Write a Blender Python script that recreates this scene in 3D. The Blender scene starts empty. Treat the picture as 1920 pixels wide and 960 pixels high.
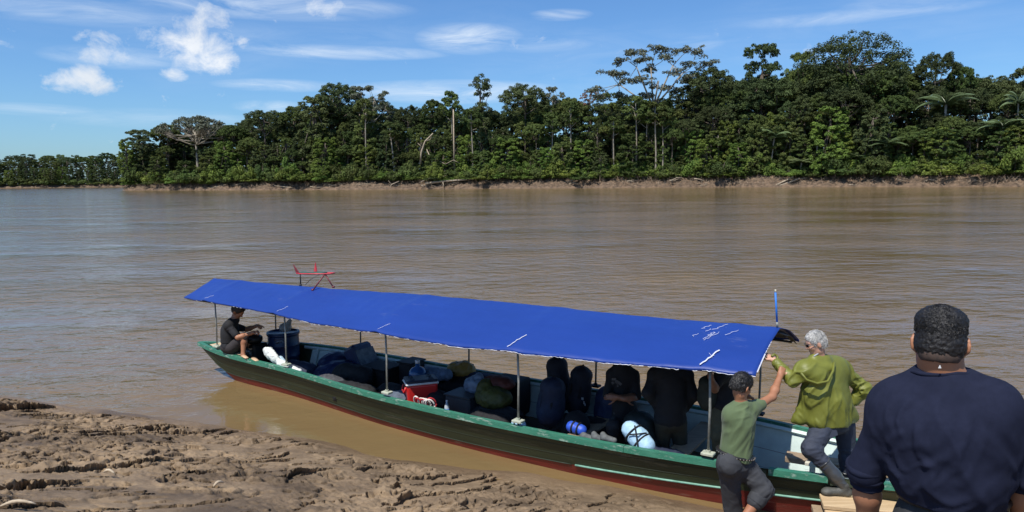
import bpy, math, random
import numpy as np
from mathutils import Vector, Matrix

# ------------------------------------------------------------------ camera
F = 1350.0; PITCH = math.atan(145 / F); ROLL = math.radians(.6); H = 3.4
cp, sp = math.cos(PITCH), math.sin(PITCH)
fwd = np.array([0, cp, -sp]); r0 = np.array([1, 0, 0.]); u0 = np.array([0, sp, cp])
rgt = math.cos(ROLL) * r0 - math.sin(ROLL) * u0
upv = math.cos(ROLL) * u0 + math.sin(ROLL) * r0
CAM = np.array([0, 0, H])
scene = bpy.context.scene
COL = scene.collection
cd = bpy.data.cameras.new('camera'); cam = bpy.data.objects.new('camera', cd); COL.objects.link(cam)
cd.sensor_width = 36; cd.lens = F / 1920 * 36; cd.clip_start = .05; cd.clip_end = 20000
M = Matrix(((rgt[0], upv[0], -fwd[0], 0), (rgt[1], upv[1], -fwd[1], 0), (rgt[2], upv[2], -fwd[2], H), (0, 0, 0, 1)))
cam.matrix_world = M
scene.camera = cam
scene.render.resolution_x = 1024; scene.render.resolution_y = 512

# ------------------------------------------------------------------ sun and sky
SUN_AZ = math.radians(215)     # compass-like: direction the sun stands in, clockwise from +Y
SUN_EL = math.radians(60)
sd = Vector((math.sin(SUN_AZ) * math.cos(SUN_EL), math.cos(SUN_AZ) * math.cos(SUN_EL), math.sin(SUN_EL)))
sl = bpy.data.lights.new('sun', 'SUN'); sl.energy = 4.6; sl.angle = math.radians(.5); sl.color = (1, .955, .88)
so = bpy.data.objects.new('sun', sl); COL.objects.link(so)
so.rotation_euler = sd.to_track_quat('Z', 'Y').to_euler(); so.location = (0, 0, 60)

def ray(px, py):
    return fwd * F + rgt * (px - 960) - upv * (py - 480)
def pt(px, py, D):
    d = ray(px, py); return CAM + d * (D / d[1])
def ptz(px, py, z):
    d = ray(px, py); return CAM + d * ((z - H) / d[2])

world = bpy.data.worlds.new('World'); scene.world = world; world.use_nodes = True
nt = world.node_tree; N = nt.nodes; L = nt.links
for n in list(N): N.remove(n)
def math_node(nt, op, a, b=None, c=None, clamp=False):
    n = nt.nodes.new('ShaderNodeMath'); n.operation = op; n.use_clamp = clamp
    for i, v in enumerate((a, b, c)):
        if v is None: continue
        if isinstance(v, (int, float)): n.inputs[i].default_value = v
        else: nt.links.new(v, n.inputs[i])
    return n.outputs[0]
def mn(op, a, b=None, c=None, clamp=False): return math_node(nt, op, a, b, c, clamp)
sky = N.new('ShaderNodeTexSky'); sky.sky_type = 'NISHITA'; sky.sun_disc = False
sky.sun_elevation = SUN_EL; sky.sun_rotation = SUN_AZ; sky.altitude = 0; sky.air_density = 1.0; sky.dust_density = .6; sky.ozone_density = 2.2
geo = N.new('ShaderNodeTexCoord')
sep = N.new('ShaderNodeSeparateXYZ'); L.new(geo.outputs['Generated'], sep.inputs[0])
X, Y, Z = sep.outputs
az = mn('ARCTAN2', X, Y); el = mn('ARCSINE', Z)
def noise_at(sx, sy, scale, detail=6, rough=.55, seed=0.0, dist=0.0):
    cmb = N.new('ShaderNodeCombineXYZ'); L.new(mn('MULTIPLY', az, sx), cmb.inputs[0]); L.new(mn('MULTIPLY', el, sy), cmb.inputs[1]); cmb.inputs[2].default_value = seed
    t = N.new('ShaderNodeTexNoise'); t.inputs['Scale'].default_value = scale; t.inputs['Detail'].default_value = detail
    t.inputs['Roughness'].default_value = rough; t.inputs['Distortion'].default_value = dist
    L.new(cmb.outputs[0], t.inputs['Vector']); return t.outputs['Fac']
def dirae(px, py):
    d = ray(px, py); d = d / np.linalg.norm(d); return math.atan2(d[0], d[1]), math.asin(d[2])
def blobs(lst):
    out = None
    for (px, py, rx, ry, s) in lst:
        a, e = dirae(px, py)
        dx = mn('DIVIDE', mn('SUBTRACT', az, a), rx / 1500); dy = mn('DIVIDE', mn('SUBTRACT', el, e), ry / 1500)
        f = mn('MULTIPLY', mn('MAXIMUM', mn('SUBTRACT', 1.0, mn('ADD', mn('MULTIPLY', dx, dx), mn('MULTIPLY', dy, dy))), -1.0), s)
        out = f if out is None else mn('MAXIMUM', out, f)
    return out
cum = blobs([(152, 152, 72, 30, 1), (205, 162, 30, 14, .55), (365, 85, 75, 55, 1.0), (405, 45, 45, 45, .7), (415, 118, 40, 30, .75), (190, 75, 45, 22, .55), (265, 68, 45, 35, .45), (326, 144, 30, 18, .7), (458, 80, 24, 16, .3), (600, 12, 50, 26, .2), (195, 100, 60, 20, .4)])
n1 = noise_at(1, 1.25, 24, 11, .64, 1.3, .35); n2 = noise_at(1, 1.7, 9, 3, .5, 4.1)
cv = mn('ADD', mn('MULTIPLY', cum, 1.05), mn('MULTIPLY', mn('SUBTRACT', n1, .57), 3.4))
cmask = mn('MULTIPLY', mn('SMOOTH_MIN', mn('MAXIMUM', cv, 0.0), 1.0, .3), mn('GREATER_THAN', mn('ADD', cum, .9), 0.0), clamp=True)
cir = blobs([(880, 72, 120, 34, 1.1), (1010, 85, 130, 18, .55), (1050, 28, 70, 13, .9), (640, 98, 230, 16, .9), (220, 108, 130, 22, .7), (520, 160, 130, 14, .8), (480, 8, 320, 30, .9), (850, 172, 240, 26, 1.1), (120, 18, 300, 28, .5), (1700, 8, 130, 26, .4), (510, 200, 80, 14, 1.1), (60, 205, 120, 12, .5), (1310, 82, 60, 18, .5), (1600, 30, 260, 16, .5), (300, 222, 220, 20, .35), (700, 104, 120, 10, .6)])
n3 = noise_at(1, 5.5, 8, 9, .66, 7.7, .8)
gen = noise_at(1, 4.0, 2.2, 4, .5, 2.2)
cirb = mn('MAXIMUM', mn('MULTIPLY', mn('MAXIMUM', cir, 0.0), .95), mn('MULTIPLY', mn('SUBTRACT', gen, .5), .9))
cirm = mn('MULTIPLY', mn('MAXIMUM', cirb, 0.0), mn('MULTIPLY', mn('MAXIMUM', mn('SUBTRACT', n3, .33), 0.0), 2.6), clamp=True)
# sky colour
SKY_K = .095
bg = N.new('ShaderNodeBackground'); bg.inputs['Strength'].default_value = SKY_K
def mixc(fac, a, b, typ='MIX'):
    m = N.new('ShaderNodeMix'); m.data_type = 'RGBA'; m.blend_type = typ
    if isinstance(fac, (int, float)): m.inputs['Factor'].default_value = fac
    else: L.new(fac, m.inputs['Factor'])
    for k, v in (('A', a), ('B', b)):
        i = [s for s in m.inputs if s.name == k and s.type == 'RGBA'][0]
        if isinstance(v, tuple): i.default_value = v + (1,)
        else: L.new(v, i)
    return [s for s in m.outputs if s.type == 'RGBA'][0]
tint = mixc(1.0, sky.outputs[0], (.62, .93, 1.28), 'MULTIPLY')
ctop = mixc(n2, (6.0, 6.6, 7.4), (9.8, 9.9, 10.0))
c1 = mixc(mn('MULTIPLY', cirm, .8), tint, (8.0, 8.8, 9.6))
c2 = mixc(mn('MULTIPLY', cmask, .92), c1, ctop)
L.new(c2, bg.inputs['Color'])
wo = N.new('ShaderNodeOutputWorld'); L.new(bg.outputs[0], wo.inputs[0])
scene.view_settings.view_transform = 'Standard'; scene.view_settings.look = 'None'
scene.view_settings.exposure = 0.22; scene.view_settings.gamma = 1.0
scene.render.engine = 'CYCLES'
scene.cycles.max_bounces = 6; scene.cycles.transparent_max_bounces = 8

# ------------------------------------------------------------------ helpers: noise
def _h(ix, iy, iz):
    n = (ix * 374761393 + iy * 668265263 + iz * 2147483647 + 974711) & 0xffffffff
    n = ((n ^ (n >> 13)) * 1274126177) & 0xffffffff
    n = (n ^ (n >> 16)) & 0xffffffff
    return n.astype(np.float64) / 4294967295.0
def vnoise(P, seed=0):
    P = np.asarray(P, float); i = np.floor(P).astype(np.int64); f = P - i; f = f * f * f * (f * (f * 6 - 15) + 10)
    ix, iy, iz = i[..., 0] + seed * 57, i[..., 1] + seed * 131, i[..., 2] + seed * 17
    fx, fy, fz = f[..., 0], f[..., 1], f[..., 2]
    def l(a, b, t): return a + (b - a) * t
    x00 = l(_h(ix, iy, iz), _h(ix + 1, iy, iz), fx); x10 = l(_h(ix, iy + 1, iz), _h(ix + 1, iy + 1, iz), fx)
    x01 = l(_h(ix, iy, iz + 1), _h(ix + 1, iy, iz + 1), fx); x11 = l(_h(ix, iy + 1, iz + 1), _h(ix + 1, iy + 1, iz + 1), fx)
    return l(l(x00, x10, fy), l(x01, x11, fy), fz) * 2 - 1
def fbm(P, octv=4, seed=0, gain=.5, lac=2.03):
    a = 1; s = 0; t = 0; P = np.asarray(P, float)
    for k in range(octv):
        s = s + a * vnoise(P + k * 13.7, seed + k); t += a; a *= gain; P = P * lac
    return s / t
def fbm2(x, y, octv=4, seed=0, gain=.5):
    return fbm(np.stack([x, y, np.zeros_like(x) + seed * .37], -1), octv, seed, gain)

# ------------------------------------------------------------------ helpers: materials
MATS = {}
def mat(name, c1, c2=None, scale=6, rough=.6, bump=0.0, bscale=40, metal=0.0, spec=.5, detail=5, contrast=.18, stretch=None, sheen=0, transl=0.0, randv=0.0, bdist=.01, wear=None, rz=None):
    if name in MATS: return MATS[name]
    m = bpy.data.materials.new(name); m.use_nodes = True; t = m.node_tree; nn = t.nodes; ll = t.links
    b = nn['Principled BSDF']; b.inputs['Roughness'].default_value = rough; b.inputs['Metallic'].default_value = metal
    b.inputs['Specular IOR Level'].default_value = spec
    if sheen: b.inputs['Sheen Weight'].default_value = sheen
    if c2 is None: c2 = tuple(v * .72 for v in c1)
    tc = nn.new('ShaderNodeTexCoord'); mp = nn.new('ShaderNodeMapping'); ll.new(tc.outputs['Object'], mp.inputs[0])
    if stretch: mp.inputs['Scale'].default_value = stretch
    if rz is not None: mp.vector_type = 'TEXTURE'; mp.inputs['Rotation'].default_value = (0, 0, rz); mp.inputs['Scale'].default_value = tuple(1 / v for v in (stretch or (1, 1, 1)))
    ns = nn.new('ShaderNodeTexNoise'); ns.inputs['Scale'].default_value = scale; ns.inputs['Detail'].default_value = detail; ns.inputs['Roughness'].default_value = .62
    ll.new(mp.outputs[0], ns.inputs['Vector'])
    cr = nn.new('ShaderNodeValToRGB'); cr.color_ramp.elements[0].position = .5 - contrast; cr.color_ramp.elements[1].position = .5 + contrast
    cr.color_ramp.elements[0].color = c2 + (1,); cr.color_ramp.elements[1].color = c1 + (1,)
    ll.new(ns.outputs['Fac'], cr.inputs[0]); out = cr.outputs[0]
    if wear:                       # (colour, scale, threshold, strength): scrapes, dust and splashes
        nw = nn.new('ShaderNodeTexNoise'); nw.inputs['Scale'].default_value = wear[1]; nw.inputs['Detail'].default_value = 12; nw.inputs['Roughness'].default_value = .72; ll.new(mp.outputs[0], nw.inputs['Vector'])
        wf = math_node(t, 'MULTIPLY', math_node(t, 'MULTIPLY_ADD', nw.outputs['Fac'], 9.0, -9.0 * wear[2], clamp=True), wear[3]); mw_ = nn.new('ShaderNodeMix'); mw_.data_type = 'RGBA'; ll.new(wf, mw_.inputs['Factor'])
        iw_ = [s for s in mw_.inputs if s.type == 'RGBA']; ll.new(out, iw_[0]); iw_[1].default_value = wear[0] + (1,); out = [s for s in mw_.outputs if s.type == 'RGBA'][0]
    if randv:
        oi = nn.new('ShaderNodeObjectInfo'); hs = nn.new('ShaderNodeHueSaturation')
        v = math_node(t, 'MULTIPLY_ADD', oi.outputs['Random'], randv * 2, 1 - randv); ll.new(v, hs.inputs['Value'])
        w = math_node(t, 'FRACT', math_node(t, 'MULTIPLY', oi.outputs['Random'], 17.3))
        ll.new(math_node(t, 'MULTIPLY_ADD', w, .045, .482), hs.inputs['Hue']); ll.new(out, hs.inputs['Color']); out = hs.outputs[0]
    ll.new(out, b.inputs['Base Color'])
    if bump:
        n2 = nn.new('ShaderNodeTexNoise'); n2.inputs['Scale'].default_value = bscale; n2.inputs['Detail'].default_value = 6; n2.inputs['Roughness'].default_value = .65; ll.new(mp.outputs[0], n2.inputs['Vector'])
        bp = nn.new('ShaderNodeBump'); bp.inputs['Strength'].default_value = bump; bp.inputs['Distance'].default_value = bdist; ll.new(n2.outputs['Fac'], bp.inputs['Height']); ll.new(bp.outputs[0], b.inputs['Normal'])
    if transl:
        tr = nn.new('ShaderNodeBsdfTranslucent'); ll.new(out, tr.inputs['Color']); mx = nn.new('ShaderNodeMixShader'); mx.inputs[0].default_value = transl
        ll.new(b.outputs[0], mx.inputs[1]); ll.new(tr.outputs[0], mx.inputs[2]); ll.new(mx.outputs[0], nn['Material Output'].inputs[0])
    MATS[name] = m; return m

# ------------------------------------------------------------------ helpers: objects
def tag(o, label=None, cat=None, group=None, kind=None):
    if label: o['label'] = label
    if cat: o['category'] = cat
    if group: o['group'] = group
    if kind: o['kind'] = kind
    return o
def thing(name, label, cat, loc=(0, 0, 0), group=None):
    o = bpy.data.objects.new(name, None); COL.objects.link(o); o.location = tuple(float(v) for v in loc); o.empty_display_size = .2
    return tag(o, label, cat, group)
def origin_of(o):
    p = Vector((0, 0, 0))
    while o is not None: p = p + Vector(o.location); o = o.parent
    return p
def link(name, me, m, parent=None, smooth=False, loc=None):
    """mesh is in world coordinates; shift it to its parent's origin (or to its own base)"""
    if smooth: me.polygons.foreach_set('use_smooth', [True] * len(me.polygons))
    if m is not None: me.materials.append(m)
    o = bpy.data.objects.new(name, me); COL.objects.link(o)
    if parent is not None:
        off = origin_of(parent); me.transform(Matrix.Translation(-off)); o.parent = parent
    elif loc is not None:
        me.transform(Matrix.Translation(-Vector(loc))); o.location = loc
    me.update(); return o
def mesh_np(name, V, Fq):
    """V (n,3), Fq (m,k) faces all of one size"""
    me = bpy.data.meshes.new(name); V = np.asarray(V, np.float32); Fq = np.asarray(Fq, np.int32)
    m_, k = Fq.shape
    me.vertices.add(len(V)); me.vertices.foreach_set('co', V.ravel())
    me.loops.add(m_ * k); me.loops.foreach_set('vertex_index', Fq.ravel())
    me.polygons.add(m_); me.polygons.foreach_set('loop_start', np.arange(0, m_ * k, k, dtype=np.int32))
    try: me.polygons.foreach_set('loop_total', np.full(m_, k, dtype=np.int32))
    except Exception: pass
    me.update(calc_edges=True); me.validate(); return me
def rotm(axis, ang): return np.array(Matrix.Rotation(ang, 3, Vector(axis)))
def basis(d, hint=(0, 0, 1)):
    d = np.asarray(d, float); d = d / np.linalg.norm(d); h = np.asarray(hint, float)
    if abs(d @ h) > .97 * np.linalg.norm(h): h = np.array([1, 0, 0.])
    x = np.cross(h, d); x /= np.linalg.norm(x); y = np.cross(d, x); return x, y, d
class MB:
    def __init__(s): s.v = []; s.f = []
    def add(s, V, Fs):
        o = len(s.v); s.v += [tuple(map(float, p)) for p in V]; s.f += [tuple(i + o for i in f) for f in Fs]; return s
    def box(s, c, size, R=None, bev=0.0):
        hx, hy, hz = [v / 2 for v in size]
        if bev > 0:
            b = min(bev, hx * .9, hy * .9, hz * .9); V = []
            for sx in (-1, 1):
                for sy in (-1, 1):
                    for sz in (-1, 1):
                        V += [(sx * hx, sy * (hy - b), sz * (hz - b)), (sx * (hx - b), sy * hy, sz * (hz - b)), (sx * (hx - b), sy * (hy - b), sz * hz)]
            def I(sx, sy, sz, k): return (((sx > 0) * 2 + (sy > 0)) * 2 + (sz > 0)) * 3 + k
            Fs = []
            for sx in (-1, 1):
                q = [I(sx, -1, -1, 0), I(sx, 1, -1, 0), I(sx, 1, 1, 0), I(sx, -1, 1, 0)]; Fs.append(q if sx > 0 else q[::-1])
            for sy in (-1, 1):
                q = [I(-1, sy, -1, 1), I(-1, sy, 1, 1), I(1, sy, 1, 1), I(1, sy, -1, 1)]; Fs.append(q if sy > 0 else q[::-1])
            for sz in (-1, 1):
                q = [I(-1, -1, sz, 2), I(1, -1, sz, 2), I(1, 1, sz, 2), I(-1, 1, sz, 2)]; Fs.append(q if sz > 0 else q[::-1])
            for sa in (-1, 1):
                for sb in (-1, 1):
                    q = [I(sa, sb, -1, 0), I(sa, sb, -1, 1), I(sa, sb, 1, 1), I(sa, sb, 1, 0)]; Fs.append(q if sa * sb > 0 else q[::-1])
                    q = [I(sa, -1, sb, 0), I(sa, -1, sb, 2), I(sa, 1, sb, 2), I(sa, 1, sb, 0)]; Fs.append(q if sa * sb < 0 else q[::-1])
                    q = [I(-1, sa, sb, 1), I(-1, sa, sb, 2), I(1, sa, sb, 2), I(1, sa, sb, 1)]; Fs.append(q if sa * sb > 0 else q[::-1])
                    for sc in (-1, 1):
                        q = [I(sa, sb, sc, 0), I(sa, sb, sc, 1), I(sa, sb, sc, 2)]; Fs.append(q if sa * sb * sc > 0 else q[::-1])
        else:
            V = [(x * hx, y * hy, z * hz) for x in (-1, 1) for y in (-1, 1) for z in (-1, 1)]
            Fs = [(0, 1, 3, 2), (4, 6, 7, 5), (0, 4, 5, 1), (2, 3, 7, 6), (0, 2, 6, 4), (1, 5, 7, 3)]
        V = np.array(V)
        if R is not None: V = V @ np.array(R).T
        return s.add(V + np.array(c), Fs)
    def tube(s, pts, r, n=8, cap=True, hint=(0, 0, 1), flat=1.0):
        pts = [np.asarray(p, float) for p in pts]; m = len(pts)
        rr = r if hasattr(r, '__len__') else [r] * m
        V = []; px = None
        for i, p in enumerate(pts):
            d = pts[min(i + 1, m - 1)] - pts[max(i - 1, 0)]
            if np.linalg.norm(d) < 1e-9: d = np.array([0, 0, 1.])
            if px is None: x, y, _ = basis(d, hint)
            else:
                d = d / np.linalg.norm(d); x = px - d * (px @ d); x /= np.linalg.norm(x); y = np.cross(d, x)
            px = x
            for k in range(n):
                a = 2 * math.pi * k / n; V.append(p + rr[i] * (x * math.cos(a) + y * math.sin(a) * flat))
        Fs = [(i * n + k, i * n + (k + 1) % n, (i + 1) * n + (k + 1) % n, (i + 1) * n + k) for i in range(m - 1) for k in range(n)]
        if cap: Fs += [tuple(range(n))[::-1], tuple((m - 1) * n + k for k in range(n))]
        return s.add(V, Fs)
    def lathe(s, c, prof, n=20, R=None):
        V = []
        for (r, z) in prof:
            for k in range(n): a = 2 * math.pi * k / n; V.append((r * math.cos(a), r * math.sin(a), z))
        m = len(prof); Fs = [(i * n + k, i * n + (k + 1) % n, (i + 1) * n + (k + 1) % n, (i + 1) * n + k) for i in range(m - 1) for k in range(n)]
        Fs += [tuple(range(n))[::-1], tuple((m - 1) * n + k for k in range(n))]
        V = np.array(V)
        if R is not None: V = V @ np.array(R).T
        return s.add(V + np.array(c), Fs)
    def grid(s, G, closed=False):
        nu = len(G); nv = len(G[0]); V = [p for row in G for p in row]
        Fs = [(i * nv + j, i * nv + j + 1, (i + 1) * nv + j + 1, (i + 1) * nv + j) for i in range(nu - 1) for j in range(nv - 1)]
        return s.add(V, Fs)
    def poly(s, P, d):
        """extrude polygon P (world points) by vector d"""
        n = len(P); P = [np.array(p, float) for p in P]; Q = [p + np.array(d) for p in P]
        return s.add(P + Q, [tuple(range(n))[::-1], tuple(range(n, 2 * n))] + [(i, (i + 1) % n, n + (i + 1) % n, n + i) for i in range(n)])
    def build(s, name, m, parent=None, smooth=False, own=False):
        me = bpy.data.meshes.new(name); me.from_pydata(s.v, [], s.f); me.update()
        loc = None
        if own:
            A = np.array(s.v); loc = (float(A[:, 0].mean()), float(A[:, 1].mean()), float(A[:, 2].min()))
        o = link(name, me, m, parent, smooth, loc)
        return o

# ------------------------------------------------------------------ helpers: implicit surfaces
class Blob:
    def __init__(s): s.p = []
    def cone(s, a, b, ra, rb=None, k=.03, sub=False):
        s.p.append(('c', np.array(a, float), np.array(b, float), ra, ra if rb is None else rb, k, sub)); return s
    def ell(s, c, r, R=None, k=.03, sub=False):
        s.p.append(('e', np.array(c, float), np.array(r, float), np.eye(3) if R is None else np.array(R, float), None, k, sub)); return s
    def cut(s, p, n): s.p.append(('x', np.array(p, float), np.array(n, float) / np.linalg.norm(n), None, None, 0, False)); return s
    def mesh(s, h, disp=None):
        lo = np.full(3, 1e9); hi = -lo
        bb = []
        for q in s.p:
            if q[0] == 'c':
                r = max(q[3], q[4]); l_ = np.minimum(q[1], q[2]) - r; h_ = np.maximum(q[1], q[2]) + r
            elif q[0] == 'e':
                e = np.sqrt(((q[3] * q[2][None, :]) ** 2).sum(1)); l_ = q[1] - e; h_ = q[1] + e
            else: bb.append(None); continue
            bb.append((l_, h_))
            if not q[6]: lo = np.minimum(lo, l_); hi = np.maximum(hi, h_)
        lo = lo - 3 * h - .01; hi = hi + 3 * h + .01
        dims = np.ceil((hi - lo) / h).astype(int) + 1
        Fd = np.full(dims, 10.0, np.float32)
        ax = [lo[i] + h * np.arange(dims[i]) for i in range(3)]
        for q, b in zip(s.p, bb):
            if q[0] == 'x':
                g = (ax[0][:, None, None] - q[1][0]) * q[2][0] + (ax[1][None, :, None] - q[1][1]) * q[2][1] + (ax[2][None, None, :] - q[1][2]) * q[2][2]
                np.maximum(Fd, g.astype(np.float32), out=Fd); continue
            pad = q[5] + 2.5 * h
            i0 = np.clip(np.floor((b[0] - pad - lo) / h).astype(int), 0, dims - 1); i1 = np.clip(np.ceil((b[1] + pad - lo) / h).astype(int) + 1, 1, dims)
            if (i1 <= i0).any(): continue
            sl_ = tuple(slice(i0[i], i1[i]) for i in range(3))
            x = ax[0][sl_[0]][:, None, None]; y = ax[1][sl_[1]][None, :, None]; z = ax[2][sl_[2]][None, None, :]
            if q[0] == 'c':
                a, bb_ = q[1], q[2]; ba = bb_ - a; L2 = max(ba @ ba, 1e-9)
                t = np.clip(((x - a[0]) * ba[0] + (y - a[1]) * ba[1] + (z - a[2]) * ba[2]) / L2, 0, 1)
                d = np.sqrt((x - a[0] - t * ba[0]) ** 2 + (y - a[1] - t * ba[1]) ** 2 + (z - a[2] - t * ba[2]) ** 2) - (q[3] + (q[4] - q[3]) * t)
            else:
                R = q[3]; X_ = x - q[1][0]; Y_ = y - q[1][1]; Z_ = z - q[1][2]
                u = X_ * R[0, 0] + Y_ * R[1, 0] + Z_ * R[2, 0]; v = X_ * R[0, 1] + Y_ * R[1, 1] + Z_ * R[2, 1]; w = X_ * R[0, 2] + Y_ * R[1, 2] + Z_ * R[2, 2]
                r = q[2]; k0 = np.sqrt((u / r[0]) ** 2 + (v / r[1]) ** 2 + (w / r[2]) ** 2); k1 = np.sqrt((u / r[0] ** 2) ** 2 + (v / r[1] ** 2) ** 2 + (w / r[2] ** 2) ** 2) + 1e-9
                d = k0 * (k0 - 1) / k1
            f = Fd[sl_]; k = max(q[5], 1e-6)
            if q[6]:
                d = -d; hh = np.maximum(k - np.abs(f - d), 0) / k; Fd[sl_] = np.maximum(f, d) + hh * hh * k / 4
            else:
                hh = np.maximum(k - np.abs(f - d), 0) / k; Fd[sl_] = np.minimum(f, d) - hh * hh * k / 4
        V, Q = nets(Fd); V = V * h + lo
        if disp is not None and len(V):
            Nn = vnormals(V, Q); V = V + Nn * disp(V, Nn)[:, None]
        return V, Q
    def build(s, name, m, parent, h=.01, disp=None):
        V, Q = s.mesh(h, disp)
        return link(name, mesh_np(name, V, Q), m, parent, True)
def vnormals(V, Q):
    a = V[Q[:, 2]] - V[Q[:, 0]]; b = V[Q[:, 3]] - V[Q[:, 1]]; n = np.cross(a, b)
    out = np.zeros_like(V)
    for k in range(4): np.add.at(out, Q[:, k], n)
    return out / (np.linalg.norm(out, axis=1)[:, None] + 1e-12)
def nets(Fd):
    S = Fd < 0; nx, ny, nz = Fd.shape; cx, cy, cz = nx - 1, ny - 1, nz - 1
    ids = []; pos = []; quads = []
    for ax_ in range(3):
        s0 = [slice(None)] * 3; s1 = [slice(None)] * 3; s0[ax_] = slice(0, -1); s1[ax_] = slice(1, None)
        A = S[tuple(s0)]; B = S[tuple(s1)]; idx = np.argwhere(A != B)
        if len(idx) == 0: continue
        j = idx.copy(); j[:, ax_] += 1
        f0 = Fd[idx[:, 0], idx[:, 1], idx[:, 2]]; f1 = Fd[j[:, 0], j[:, 1], j[:, 2]]; t = f0 / (f0 - f1)
        P = idx.astype(float); P[:, ax_] += t
        o1, o2 = [(1, 2), (2, 0), (0, 1)][ax_]
        cells = []
        for d1, d2 in ((-1, -1), (0, -1), (0, 0), (-1, 0)):
            c = idx.copy(); c[:, o1] += d1; c[:, o2] += d2
            ok = (c >= 0).all(1) & (c[:, 0] < cx) & (c[:, 1] < cy) & (c[:, 2] < cz)
            cid = np.where(ok, (c[:, 0] * cy + c[:, 1]) * cz + c[:, 2], -1); cells.append(cid); ids.append(cid[ok]); pos.append(P[ok])
        q = np.stack(cells, 1); good = (q >= 0).all(1); q = q[good]; ins = S[idx[:, 0], idx[:, 1], idx[:, 2]][good]
        q[~ins] = q[~ins][:, ::-1]; quads.append(q)
    ids = np.concatenate(ids); pos = np.concatenate(pos); q = np.concatenate(quads)
    u, inv = np.unique(ids, return_inverse=True); inv = inv.ravel(); cnt = np.bincount(inv)
    V = np.stack([np.bincount(inv, pos[:, k]) / cnt for k in range(3)], 1)
    return V, np.searchsorted(u, q)
# ------------------------------------------------------------------ setting: water
def water_mat():
    m = bpy.data.materials.new('river_water'); m.use_nodes = True; t = m.node_tree; nn = t.nodes; ll = t.links
    b = nn['Principled BSDF']; b.inputs['Roughness'].default_value = .07; b.inputs['IOR'].default_value = 1.52
    tc = nn.new('ShaderNodeTexCoord')
    def ns(scale, sx, sy, detail, rough=.55, rz=0., dist=0.):
        mp = nn.new('ShaderNodeMapping'); mp.inputs['Scale'].default_value = (sx, sy, 1); mp.inputs['Rotation'].default_value = (0, 0, rz); ll.new(tc.outputs['Object'], mp.inputs[0])
        n = nn.new('ShaderNodeTexNoise'); n.inputs['Scale'].default_value = scale; n.inputs['Detail'].default_value = detail; n.inputs['Roughness'].default_value = rough; n.inputs['Distortion'].default_value = dist
        ll.new(mp.outputs[0], n.inputs['Vector']); return n.outputs['Fac']
    patch = ns(.05, 1, 2.4, 4, .6); patch2 = ns(.5, 1, .6, 2)
    cr = nn.new('ShaderNodeValToRGB'); cr.color_ramp.elements[0].position = .35; cr.color_ramp.elements[1].position = .68
    cr.color_ramp.elements[0].color = (.165, .110, .048, 1); cr.color_ramp.elements[1].color = (.208, .140, .060, 1)
    ll.new(patch, cr.inputs[0]); ll.new(cr.outputs[0], b.inputs['Base Color'])
    r1 = ns(3.4, 1, 1.6, 5, .55, .25, .4); r2 = ns(1.2, 1, 1.6, 3, .5, -.2, .3); r3 = ns(.22, 1, 1.4, 2, .5, .1); r4 = ns(13., 1, 1.3, 2, .5, .5)
    # wind patches vary the ripple height
    amp = math_node(t, 'MULTIPLY_ADD', patch2, .5, .35)
    amp2 = math_node(t, 'MULTIPLY', amp, math_node(t, 'MAXIMUM', math_node(t, 'MULTIPLY_ADD', patch, 4.2, -1.25), .25))
    hsum = math_node(t, 'ADD', math_node(t, 'MULTIPLY', r1, .030), math_node(t, 'MULTIPLY', r2, .105))
    hsum = math_node(t, 'ADD', hsum, math_node(t, 'MULTIPLY', r4, .006))
    hsum = math_node(t, 'ADD', math_node(t, 'MULTIPLY', hsum, amp2), math_node(t, 'MULTIPLY', r3, .05))
    # calm water between the shore and the boat
    sx_ = nn.new('ShaderNodeSeparateXYZ'); ll.new(tc.outputs['Object'], sx_.inputs[0])
    dsh = math_node(t, 'ADD', math_node(t, 'MULTIPLY', sx_.outputs[0], .545), math_node(t, 'MULTIPLY', sx_.outputs[1], .838))   # distance across the boat line
    calm = math_node(t, 'MULTIPLY_ADD', dsh, .5, -3.55, clamp=True)
    left = math_node(t, 'MULTIPLY_ADD', sx_.outputs[0], -.8, -3.6, clamp=True)
    calm = math_node(t, 'MAXIMUM', calm, left)
    hsum = math_node(t, 'MULTIPLY', hsum, math_node(t, 'MULTIPLY_ADD', calm, .8, .2))
    bp = nn.new('ShaderNodeBump'); bp.inputs['Strength'].default_value = 1.0; bp.inputs['Distance'].default_value = 1.0
    hsum = math_node(t, 'MULTIPLY', hsum, 1.8); ll.new(hsum, bp.inputs['Height']); ll.new(bp.outputs[0], b.inputs['Normal'])
    return m
WATER = water_mat()
mb = MB(); mb.add([(-3000, -60, 0), (3000, -60, 0), (3000, 4000, 0), (-3000, 4000, 0)], [(0, 1, 2, 3)])
tag(mb.build('river', WATER), 'wide brown muddy river with small ripples', kind='structure')

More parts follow.
